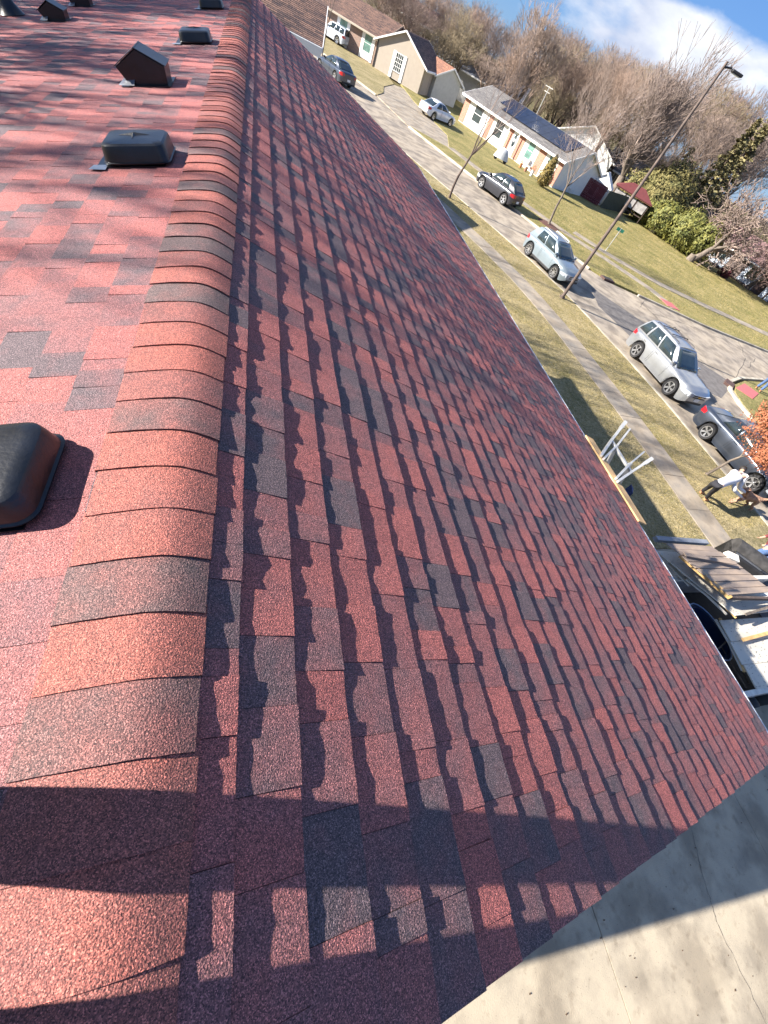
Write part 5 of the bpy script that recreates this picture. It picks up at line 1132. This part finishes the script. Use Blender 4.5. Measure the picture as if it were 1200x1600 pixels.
# ------------------------------------------------------------------ dump trailer and torn-off roof panels on the driveway
TR = empty('dump_trailer', 'open dump trailer parked under the eave and piled with torn off roof panels', 'trailer', (10.7, .6, LZ))
M_TRL = mat('trailer_grey_steel', (0.30, 0.32, 0.35), .6, .15, 3, .05); M_RAIL = mat('trailer_white_rail', (0.66, 0.64, 0.58), .6, .12, 8)
def tk(o): o.parent = TR; o.matrix_parent_inverse = Matrix.Translation(-Vector(TR.location)); return o
TX0, TX1, TY0, TY1, TZ0, TZ1 = 8.75, 13.2, -.62, 1.75, .55, 1.30
g = MB(); g.box(TX0, TX1, TY0, TY1, TZ0, TZ0 + .06); tk(g.build('bed', mat('dark_bed', (0.04, 0.035, 0.03), .9, .2, 5)))
for (a, b, c, d, nm) in ((TX0, TX1, TY0, TY0 + .05, 'side_wall'), (TX0, TX1, TY1 - .05, TY1, 'side_wall'), (TX0, TX0 + .05, TY0 + .05, TY1 - .05, 'tailgate'), (TX1 - .05, TX1, TY0 + .05, TY1 - .05, 'front_wall')):
    g = MB(); g.box(a, b, c, d, TZ0 + .06, TZ1); tk(g.build(nm, M_TRL))
for y in (TY0 - .03, TY1 - .07):
    g = MB(); g.box(TX0 - .04, TX1 + .04, y, y + .1, TZ1 + .002, TZ1 + .09); tk(bevel(g.build('top_rail', M_RAIL), .012))
for x in (TX0 - .04, TX1 - .06):
    g = MB(); g.box(x, x + .1, TY0 + .08, TY1 - .08, TZ1 + .002, TZ1 + .088); tk(g.build('top_rail', M_RAIL))
for k in range(9):
    x = TX0 + .25 + k * .5; g = MB(); g.box(x, x + .07, TY0 - .05, TY0 - .002, TZ0 + .05, TZ1); tk(g.build('stake', M_TRL))
for x in (10.3, 11.3):
    for y in (TY0 - .14, TY1 + .14):
        g = MB(); g.lathe([(.22, -.1), (.36, -.1), (.38, -.05), (.38, .05), (.36, .1), (.22, .1)], 24, Matrix.Translation((x, y, LZ + .38)) @ Matrix.Rotation(math.pi / 2, 4, 'X')); wq = tk(g.build('wheel', M_TYRE, smooth=True, angle=35))
g = MB(); g.tube([(13.2, .1, .55), (14.6, .55, .5)], .05, 8); g.tube([(13.2, 1.1, .55), (14.6, .6, .5)], .05, 8); tk(g.build('drawbar', M_TRL))
def roof_panel(name, label, cs, nb, m_top, m_edge, th=.022, gap=.006, jit=.012, nail=None, rafters=0, group=None):
    """cs: four corner points; boards run from edge 0-1 side to edge 3-2 side, split along 0->3"""
    P = [Vector(c) for c in cs]; c0 = P[0]; o = empty(name, label, 'roof panel', tuple(c0), group=group)
    nrm = (P[1] - P[0]).cross(P[3] - P[0]).normalized(); nrm = nrm if nrm.z > 0 else -nrm
    ln = (P[3] - P[0]).length
    for k in range(nb):
        t0, t1 = k / nb + gap / ln, (k + 1) / nb - gap / ln; j = nrm * rnd.uniform(-jit, jit); e0_ = rnd.uniform(-.03, .03); e1_ = rnd.uniform(-.04, .04)
        a = P[0].lerp(P[3], t0) + (P[1] - P[0]) * e0_ * .3; b = P[1].lerp(P[2], t0) + (P[1] - P[0]) * e1_ * .4; c = P[1].lerp(P[2], t1) + (P[1] - P[0]) * e1_ * .4; d = P[0].lerp(P[3], t1) + (P[1] - P[0]) * e0_ * .3
        top = [q - c0 + j for q in (a, b, c, d)]; bot = [q - nrm * th for q in top]
        g_ = MB(); g_.add(top + bot, [(0, 1, 2, 3), (7, 6, 5, 4), (0, 4, 5, 1), (1, 5, 6, 2), (2, 6, 7, 3), (3, 7, 4, 0)]); g_.build('board', m_top, o)
    for k in range(rafters):
        t = (k + .5) / rafters; a = P[0].lerp(P[1], t) - c0 - nrm * .09; b = P[3].lerp(P[2], t) - c0 - nrm * .09
        g_ = MB(); g_.bar(a, b, .04, .09, up=nrm); g_.build('rafter', m_edge, o)
    if nail:
        g_ = MB(); r = random.Random(nail)
        for k in range(220):
            u, v = r.random(), r.random(); p = (P[0].lerp(P[1], u)).lerp(P[3].lerp(P[2], u), v) - c0 + nrm * (jit + .003); q = (P[1] - P[0]).normalized() * r.uniform(.006, .02); w2 = (P[3] - P[0]).normalized() * .004
            g_.add([p - q - w2, p + q - w2, p + q + w2, p - q + w2], [(0, 1, 2, 3)])
        g_.build('nail_tear', M_BLK, o, kind='stuff')
    return o
M_OLDB = mat('weathered_roof_board', (0.40, 0.30, 0.22), .9, 0.0, 2.5, .25, 50, col2=(0.24, 0.19, 0.16), detail=8, stretch=(.5, 2.2, 1))
M_PALE = mat('pale_torn_underlay', (0.56, 0.52, 0.44), .9, 0.0, 3, .15, 50, col2=(0.38, 0.36, 0.32), detail=8, ramp=(.22, .45))
M_2x4 = mat('yellow_pine', (0.66, 0.42, 0.17), .75, .15, 8, .1, 50)
roof_panel('roof_panel', 'upper brown board panel lying across the trailer load', [at(1040, 848, 1.95), at(1112, 853, 1.85), at(1212, 925, 1.85), at(1140, 930, 2.0)], 8, M_OLDB, M_2x4, rafters=0, gap=.010, jit=.012)
g = MB(); g.bar(at(1063, 868, 1.9), at(1141, 934, 1.95), .04, .09); g.build('pine_stud', M_2x4, label='yellow pine stud along the left edge of the brown board panel', cat='board')
g = MB(); g.bar(at(1140, 934, 1.93), at(1216, 936, 1.8), .05, .10); g.build('old_rafter', M_BARKD, label='dark rafter along the lower edge of the brown board panel', cat='board')
roof_panel('roof_panel', 'middle pale panel with rows of nail tears under the brown boards', [at(1026, 860, 1.6), at(1150, 962, 1.68), at(1222, 955, 1.6), at(1110, 868, 1.55)][:1] + [at(1110, 868, 1.55), at(1230, 952, 1.6), at(1150, 962, 1.68)], 5, M_PALE, M_2x4, gap=.004, jit=.004, nail=4)
roof_panel('roof_panel', 'lowest pale panel with nail tears hanging to the near trailer rail', [at(1124, 969, 1.42), at(1230, 962, 1.4), at(1236, 1072, 1.36), at(1182, 1077, 1.40)], 3, M_PALE, M_2x4, gap=.004, jit=.004, nail=8)
for (a, b, lab) in (((1072, 905, 1.55), (1135, 960, 1.6), 'cream splintered batten at the ragged edge of the middle panel'), ((1080, 903, 1.57), (1150, 965, 1.62), 'orange splintered batten along the middle pale panel'), ((1118, 968, 1.35), (1160, 1048, 1.34), 'cream batten beside the lowest pale panel'), ((1125, 966, 1.38), (1163, 1050, 1.36), 'thin orange strip edging the lowest pale panel')):
    g = MB(); A_, B_ = at(*a), at(*b); m1_ = A_.lerp(B_, .5) + Vector((.02, .03, .015)); g.bar(A_, m1_, .05, .03); g.bar(m1_ - (m1_ - A_) * .01, B_, .045, .03); g.build('batten', M_2x4 if 'orange' in lab else M_PALE, label=lab, cat='batten')
for (a, b, lab) in (((1127, 1010, 1.0), (1166, 1075, 1.25), 'longest splintered lath in the dark corner of the trailer'), ((1122, 1014, 1.1), (1135, 1002, 1.2), 'short splintered lath beside the blue tub'), ((1140, 1005, 1.0), (1170, 1068, 1.0), 'thin lath leaning in the dark corner of the trailer')):
    g = MB(); g.bar(at(*a), at(*b), .03, .015); g.build('lath', M_BARK, label=lab, cat='lath')
for (a, b, wd, m__, lab) in (((1070, 866, 2.02), (1150, 880, 1.98), .09, M_OLDB, 'loose weathered board lying across the top boards of the brown panel'), ((1160, 1000, 1.5), (1215, 985, 1.5), .07, M_2x4, 'short yellow lath lying on the lowest pale panel'), ((1045, 880, 1.45), (1078, 915, 1.5), .12, M_PALE, 'torn pale strip hanging at the left corner of the trailer load'), ((1165, 960, 1.72), (1212, 945, 1.7), .05, M_BARK, 'thin dark lath crossing the middle pale panel')):
    g = MB(); g.bar(at(*a), at(*b), wd, .02); g.build('loose_board', m__, label=lab, cat='board')
# blue tub
tb = at(1100, 990, .9); o = empty('blue_tub', 'dark blue plastic tub half hidden under the eave beside the panels', 'tub', (tb.x - .1, tb.y, .62))
g = MB(); g.lathe([(.001, 0), (.30, 0), (.36, .42), (.40, .44), (.40, .47), (.35, .47), (.28, .04), (.001, .03)], 28, Matrix.Diagonal((1, 1.5, 1, 1))); g.build('tub_body', mat('blue_plastic', (0.012, 0.028, 0.075), .35, .1, 5), o, smooth=True, angle=35)
g = MB(); g.tube([(.41 * math.cos(t * .3), .615 * math.sin(t * .3), .475) for t in range(22)], .014, 6); g.build('rim', mat('light_blue_rim', (0.35, 0.5, 0.75), .4, .05, 5), o, smooth=True)
# pale foam block, roll, black tailgate box
p_ = at(1138, 872, 1.3); g = MB(); g.box(-.16, .16, -.1, .1, 0, .14, Matrix.Translation(p_) @ Matrix.Rotation(-.4, 4, 'Z') @ Matrix.Rotation(.2, 4, 'X')); bevel(g.build('foam_block', mat('cream_foam', (0.75, 0.7, 0.6), .8, .05, 6), label='cream block lying at the far end of the board panel', cat='block'), .01)
p0, p1 = at(1152, 862, 1.2), at(1205, 900, 1.2)
pk = empty('tonneau_box', 'black ribbed truck bed cover beyond the panel pile', 'truck bed', (p0.x, p0.y, 0)); dd = (p1 - p0); dd.z = 0; ln = 2.2; dd.normalize(); nn = Vector((-dd.y, dd.x, 0))
Mx = Matrix(((dd.x, nn.x, 0, 0), (dd.y, nn.y, 0, 0), (0, 0, 1, 0), (0, 0, 0, 1)))
g = MB(); g.box(-.05, ln, -.1, .62, .45, 1.16, Mx); pk_b = bevel(g.build('bed_box', M_BLK, pk), .05, 3)
g = MB(); g.tube([Mx @ Vector((x, .28, 1.13)) for x in (-.05, ln)], .26, 16); g.build('rolled_tarp', mat('dusty_black_tarp', (0.055, 0.052, 0.05), .8, .3, 6, .1), pk, smooth=True, angle=50)
for y in (-.08, -.02): g = MB(); g.bar(Mx @ Vector((-.05, y, 1.2)), Mx @ Vector((ln, y, 1.2)), .02, .03); g.build('rail', M_CHROME, pk)
for x in (.35, 1.5):
    g = MB(); g.lathe([(.2, -.1), (.34, -.1), (.36, 0), (.34, .1), (.2, .1)], 20, Matrix.Translation(Mx @ Vector((x, .0, .36))) @ Mx @ Matrix.Rotation(math.pi / 2, 4, 'X')); g.build('wheel', M_TYRE, pk, smooth=True, angle=35)
g = MB(); q0 = at(1024, 842, 1.3); q1 = at(1064, 846, 1.3); g.bar(q0, q1 + Vector((1, 0, 0)), .12, .10); g.build('grey_beam', M_TRL, label='grey beam lying across the far side of the trailer', cat='beam')

# ------------------------------------------------------------------ people and dog
M_SKIN = mat('skin', (0.50, 0.29, 0.20), .55, .08, 12); M_HOOD = mat('white_grey_hoodie', (0.60, 0.61, 0.64), .9, .06, 10, .3, 30); M_PANT = mat('black_trousers', (0.02, 0.02, 0.026), .85, .2, 10, .3, 30)
M_JEAN = mat('blue_jeans', (0.07, 0.13, 0.27), .85, .2, 10, .3, 40); M_HAIR = mat('dark_hair', (0.02, 0.016, 0.014), .6, .2, 40); M_BOOT = mat('tan_work_boots', (0.42, 0.20, 0.09), .7, .15, 15)
def fingers(J, E, base_i, wrist, dirv, side_v, s=1.0):
    """palm and five bent fingers rooted in the palm"""
    d = dirv.normalized(); sv = side_v.normalized(); dn = d.cross(sv).normalized(); p = Vector(wrist)
    i0 = len(J); palm = p + d * .07 * s; J.append((*palm, (.034 * s, .022 * s))); E.append((base_i, i0))
    for k, (off, ln) in enumerate(((-.030, .068), (-.010, .078), (.010, .073), (.030, .058))):
        a = palm + sv * off * s + d * .03 * s; b = a + (d * .9 + dn * .35) * ln * .5 * s; c = b + (d * .55 + dn * .8) * ln * .5 * s
        i = len(J); J += [(*a, .010 * s), (*b, .0085 * s), (*c, .007 * s)]; E += [(i0, i), (i, i + 1), (i + 1, i + 2)]
    a = p + d * .035 * s - sv * .035 * s; b = a - sv * .025 * s + d * .03 * s + dn * .012 * s; i = len(J); J += [(*a, .012 * s), (*b, .009 * s)]; E += [(i0, i), (i, i + 1)]
def person(label, root, pel, chest, neck, head, knees, feet, elbows, hands, foot_dir, tops=M_HOOD, legs=M_PANT, shoes=M_BOOT, hairc=M_HAIR, look=None, sleeve=True, k=1.0):
    root = Vector(root); o = empty('person', label, 'person', tuple(root)); V_ = lambda p: Vector(p) - root
    pel, chest, neck, head = map(V_, (pel, chest, neck, head)); knees = [V_(q) for q in knees]; feet = [V_(q) for q in feet]; elbows = [V_(q) for q in elbows]; hands = [V_(q) for q in hands]
    head = neck + (head - neck).normalized() * .185
    up = (neck - pel).normalized(); lr = (knees[0] - knees[1]); lr = (lr - up * lr.dot(up)).normalized()
    if lr.length < .1: lr = up.orthogonal()
    sh = [neck - up * .07 + lr * .19, neck - up * .07 - lr * .19]; hp = [pel + lr * .09, pel - lr * .09]; fd = Vector(foot_dir).normalized()
    J = [(*pel, .12), (*chest, .12), (*neck, .06), (*(neck.lerp(head, .45)), .055), (*head, (.082, .098)), (*(head + (head - neck).normalized() * .07), .07)]; E = [(0, 1), (1, 2), (2, 3), (3, 4), (4, 5)]
    for s in (0, 1):
        i = len(J); J += [(*hp[s], .10), (*knees[s], .058), (*(feet[s] + Vector((0, 0, .08))), .038), (*(feet[s] + fd * .16 + Vector((0, 0, .035))), .033)]; E += [(0, i), (i, i + 1), (i + 1, i + 2), (i + 2, i + 3)]
        i = len(J); J += [(*sh[s], .06), (*elbows[s], .042), (*hands[s], .028)]; E += [(1, i), (i, i + 1), (i + 1, i + 2)]
        d = (hands[s] - elbows[s]).normalized(); fingers(J, E, i + 2, hands[s], d, d.orthogonal())
    skin('body', J, E, M_SKIN, o)
    # clothes: own surfaces a little outside the body
    J = [(*(pel - up * .09), .165), (*(pel.lerp(chest, .5)), .17), (*chest, .175), (*(neck - up * .03), .085)]; E = [(0, 1), (1, 2), (2, 3)]
    for s in (0, 1): i = len(J); J += [(*sh[s], .085), (*elbows[s], .064), (*(hands[s].lerp(elbows[s], .12)), .048)]; E += [(2, i), (i, i + 1), (i + 1, i + 2)]
    skin('hoodie' if tops is M_HOOD else 'jacket', J, E, tops, o)
    J = [(*(pel + up * .12), .15), (*(pel - up * .02), .165)]; E = [(0, 1)]
    for s in (0, 1): i = len(J); J += [(*(hp[s] - up * .08), .105 * k), (*knees[s], .078 * k), (*(feet[s] + Vector((0, 0, .10))), .062 * k)]; E += [(1, i), (i, i + 1), (i + 1, i + 2)]
    skin('trousers', J, E, legs, o)
    for s in (0, 1):
        f0_ = feet[s]; J = [(*(f0_ - fd * .05 + Vector((0, 0, .05))), .05), (*(f0_ + fd * .08 + Vector((0, 0, .045))), .052), (*(f0_ + fd * .20 + Vector((0, 0, .035))), .042), (*(f0_ + Vector((0, 0, .14))), .052)]
        skin('boot', J, [(0, 1), (1, 2), (0, 3)], shoes, o)
    lk_ = Vector(look).normalized() if look else fd; hu = (head - neck).normalized(); lk_ = (lk_ - hu * lk_.dot(hu)).normalized(); sd_v = hu.cross(lk_)
    Mh = Matrix(((lk_.x, sd_v.x, hu.x, head.x), (lk_.y, sd_v.y, hu.y, head.y), (lk_.z, sd_v.z, hu.z, head.z), (0, 0, 0, 1)))
    g = MB(); n = 14; vs = []
    g.lathe([(.001, .132), (.05, .122), (.085, .09), (.104, .04), (.105, -.01), (.095, -.05), (.08, -.065)], 20, Mh @ Matrix.Translation((-.018, 0, .02)) @ Matrix.Rotation(-.32, 4, 'Y')); h_ = g.build('hair', hairc, o, smooth=True, angle=180)
    g = MB(); g.add([Mh @ Vector(v) for v in ((.085, -.014, -.02), (.085, .014, -.02), (.118, 0, -.03), (.09, 0, .03))], [(0, 1, 2), (0, 2, 3), (1, 3, 2)]); g.build('nose', M_SKIN, o)
    for s in (-1, 1):
        g = MB(); g.lathe([(.001, .012), (.012, .006), (.001, -.012)], 8, Mh @ Matrix.Translation((.082, s * .032, .022))); g.build('eye', M_BLK, o)
        g = MB(); g.lathe([(.001, .03), (.018, .015), (.016, -.015), (.001, -.03)], 8, Mh @ Matrix.Translation((-.005, s * .088, 0)) @ Matrix.Diagonal((1, .5, 1, 1))); g.build('ear', M_SKIN, o, smooth=True)
    g = MB(); g.add([Mh @ Vector(v) for v in ((.092, -.022, -.055), (.092, .022, -.055), (.090, .02, -.063), (.090, -.02, -.063))], [(0, 1, 2, 3)]); g.build('mouth', mat('lips', (0.3, 0.1, 0.08), .5, .1, 10), o)
    return o
F1, F2 = at(1094, 772, LZ), at(1098, 779, LZ); F1 = F1 + Vector((0, .05, 0)); F2 = F2 + Vector((0, -.05, 0))
pel = at(1121, 757, .98); che = at(1146, 748, 1.12); nek = at(1157, 738, 1.28); hed = at(1167, 727, 1.40)
person('man in a white hoodie and black trousers bending towards the curly dog', (F1 + F2) / 2, pel, che, nek, hed,
       [at(1109, 760, .55), at(1112, 769, .55)], [F1, F2], [at(1147, 766, .95), at(1155, 762, .95)], [at(1160, 778, .62), at(1165, 770, .66)], (1, -.2, 0), look=(.6, -.3, -.6))
# second figure cut by the right edge
q = at(1196, 880, LZ); pq = Vector((q.x + .3, q.y, LZ))
person('person in blue jeans leaning over at the right edge of the picture', pq, at(1205, 858, .95), at(1214, 838, 1.25), at(1222, 830, 1.42), at(1232, 822, 1.55),
       [at(1184, 864, .75), at(1190, 876, .6)], [at(1212, 880, LZ), at(1214, 893, LZ)], [at(1206, 836, 1.05), at(1214, 845, 1.05)], [at(1193, 839, .9), at(1200, 850, .8)], (1, -.3, 0), tops=mat('dark_red_jacket', (0.16, 0.03, 0.035), .85, .15, 10), legs=M_JEAN, look=(-.5, .4, -.5), k=1.25)
# pedestrian by the corner
q = at(1183, 609, .13)
person('pedestrian in blue jeans standing on the red pad of the grass corner', (q.x, q.y, .13), (q.x, q.y, 1.05), (q.x, q.y, 1.35), (q.x, q.y, 1.56), (q.x + .02, q.y, 1.70), [(q.x + .05, q.y + .14, .62), (q.x + .05, q.y - .14, .62)], [(q.x, q.y + .17, .13), (q.x, q.y - .17, .13)], [(q.x - .05, q.y + .3, 1.3), (q.x - .05, q.y - .3, 1.3)], [(q.x + .1, q.y + .28, 1.08), (q.x + .1, q.y - .28, 1.08)], (1, 0, 0), tops=M_PANT, legs=M_JEAN, k=1.2)
# the roofer holding the camera: stands on the sunny slope just left of it, legs apart
fz = ZR - .55 * SP / CP
person('roofer standing astride on the sunny slope beside the ridge, facing the street', (-.55, -.70, fz), (-.58, -.68, ZR + .76), (-.50, -.74, ZR + .98), (-.46, -.76, ZR + 1.22), (-.42, -.76, ZR + 1.38),
       [(-.50, -.532, ZR + .27), (-.50, -.785, ZR + .27)], [(-.56, -.52, fz + .005), (-.56, -.80, fz + .005)], [(-.30, -.52, ZR + .98), (-.25, -.98, ZR + .98)], [(-.06, -.74, ZR + 1.0), (-.03, -.86, ZR + .98)], (1, .1, 0), tops=mat('grey_work_shirt', (0.2, 0.22, 0.25), .85, .1, 10, .3, 30), legs=M_JEAN, look=(1, .5, -.5), k=.98)
# curly brown dog
M_DOG = mat('curly_tan_fur', (0.42, 0.25, 0.16), .95, 0.0, 14, 1.0, 26, col2=(0.20, 0.11, 0.075), detail=6)
D0 = at(1163, 803, LZ); D1 = at(1190, 790, LZ)
dr = empty('dog', 'curly tan dog with floppy ears walking on the grass by the man', 'dog', (D0.x, D0.y, LZ)); 
ax_ = (at(1150, 770, .55) - at(1190, 788, .55)); ax_.z = 0; ax_.normalize(); sv = Vector((-ax_.y, ax_.x, 0)); c_ = at(1172, 780, .5) - dr.location
def dg(f_, s_, z): return tuple(c_ * 1.0 + ax_ * f_ + sv * s_ + Vector((0, 0, z - .4)))
J = [(*dg(0, 0, .50), .13), (*dg(.22, 0, .50), .145), (*dg(.34, 0, .60), .10), (*dg(.46, 0, .70), .09), (*dg(.56, 0, .68), .06), (*dg(.64, 0, .65), .042), (*dg(-.26, 0, .52), .12), (*dg(-.36, 0, .58), .05), (*dg(-.50, .02, .70), .035)]
E = [(0, 1), (1, 2), (2, 3), (3, 4), (4, 5), (0, 6), (6, 7), (7, 8)]
for s in (-1, 1):
    i = len(J); J += [(*dg(.26, s * .08, .38), .062), (*dg(.24 + .14 * (s > 0), s * .09, .20), .042), (*dg(.30 + .20 * (s > 0), s * .09, .04), .036), (*dg(.36 + .20 * (s > 0), s * .09, .02), .034)]; E += [(1, i), (i, i + 1), (i + 1, i + 2), (i + 2, i + 3)]
    i = len(J); J += [(*dg(-.22, s * .08, .38), .075), (*dg(-.16 - .06 * s, s * .09, .26), .05), (*dg(-.34 - .06 * s, s * .09, .15), .036), (*dg(-.30 - .06 * s, s * .09, .03), .036)]; E += [(6, i), (i, i + 1), (i + 1, i + 2), (i + 2, i + 3)]
db = skin('body', J, E, M_DOG, dr, sub=3)
tx = bpy.data.textures.new('curls', 'CLOUDS'); tx.noise_scale = .05; md = db.modifiers.new('curl', 'DISPLACE'); md.texture = tx; md.strength = .035; md.mid_level = .4
for s in (-1, 1):
    J = [(*dg(.44, s * .08, .74), .03), (*dg(.45, s * .12, .66), .035), (*dg(.46, s * .13, .58), .025)]; skin('ear', J, [(0, 1), (1, 2)], M_DOG, dr)
g = MB(); g.lathe([(.001, .02), (.022, 0), (.001, -.02)], 8, Matrix.Translation(dg(.69, 0, .665))); g.build('nose', M_BLK, dr)
g = MB(); g.tube([dg(.38, 0, .72), dg(.36, .09, .62), dg(.35, 0, .55), dg(.36, -.09, .62), dg(.38, 0, .72)], .012, 6); g.build('collar', M_BLK, dr)
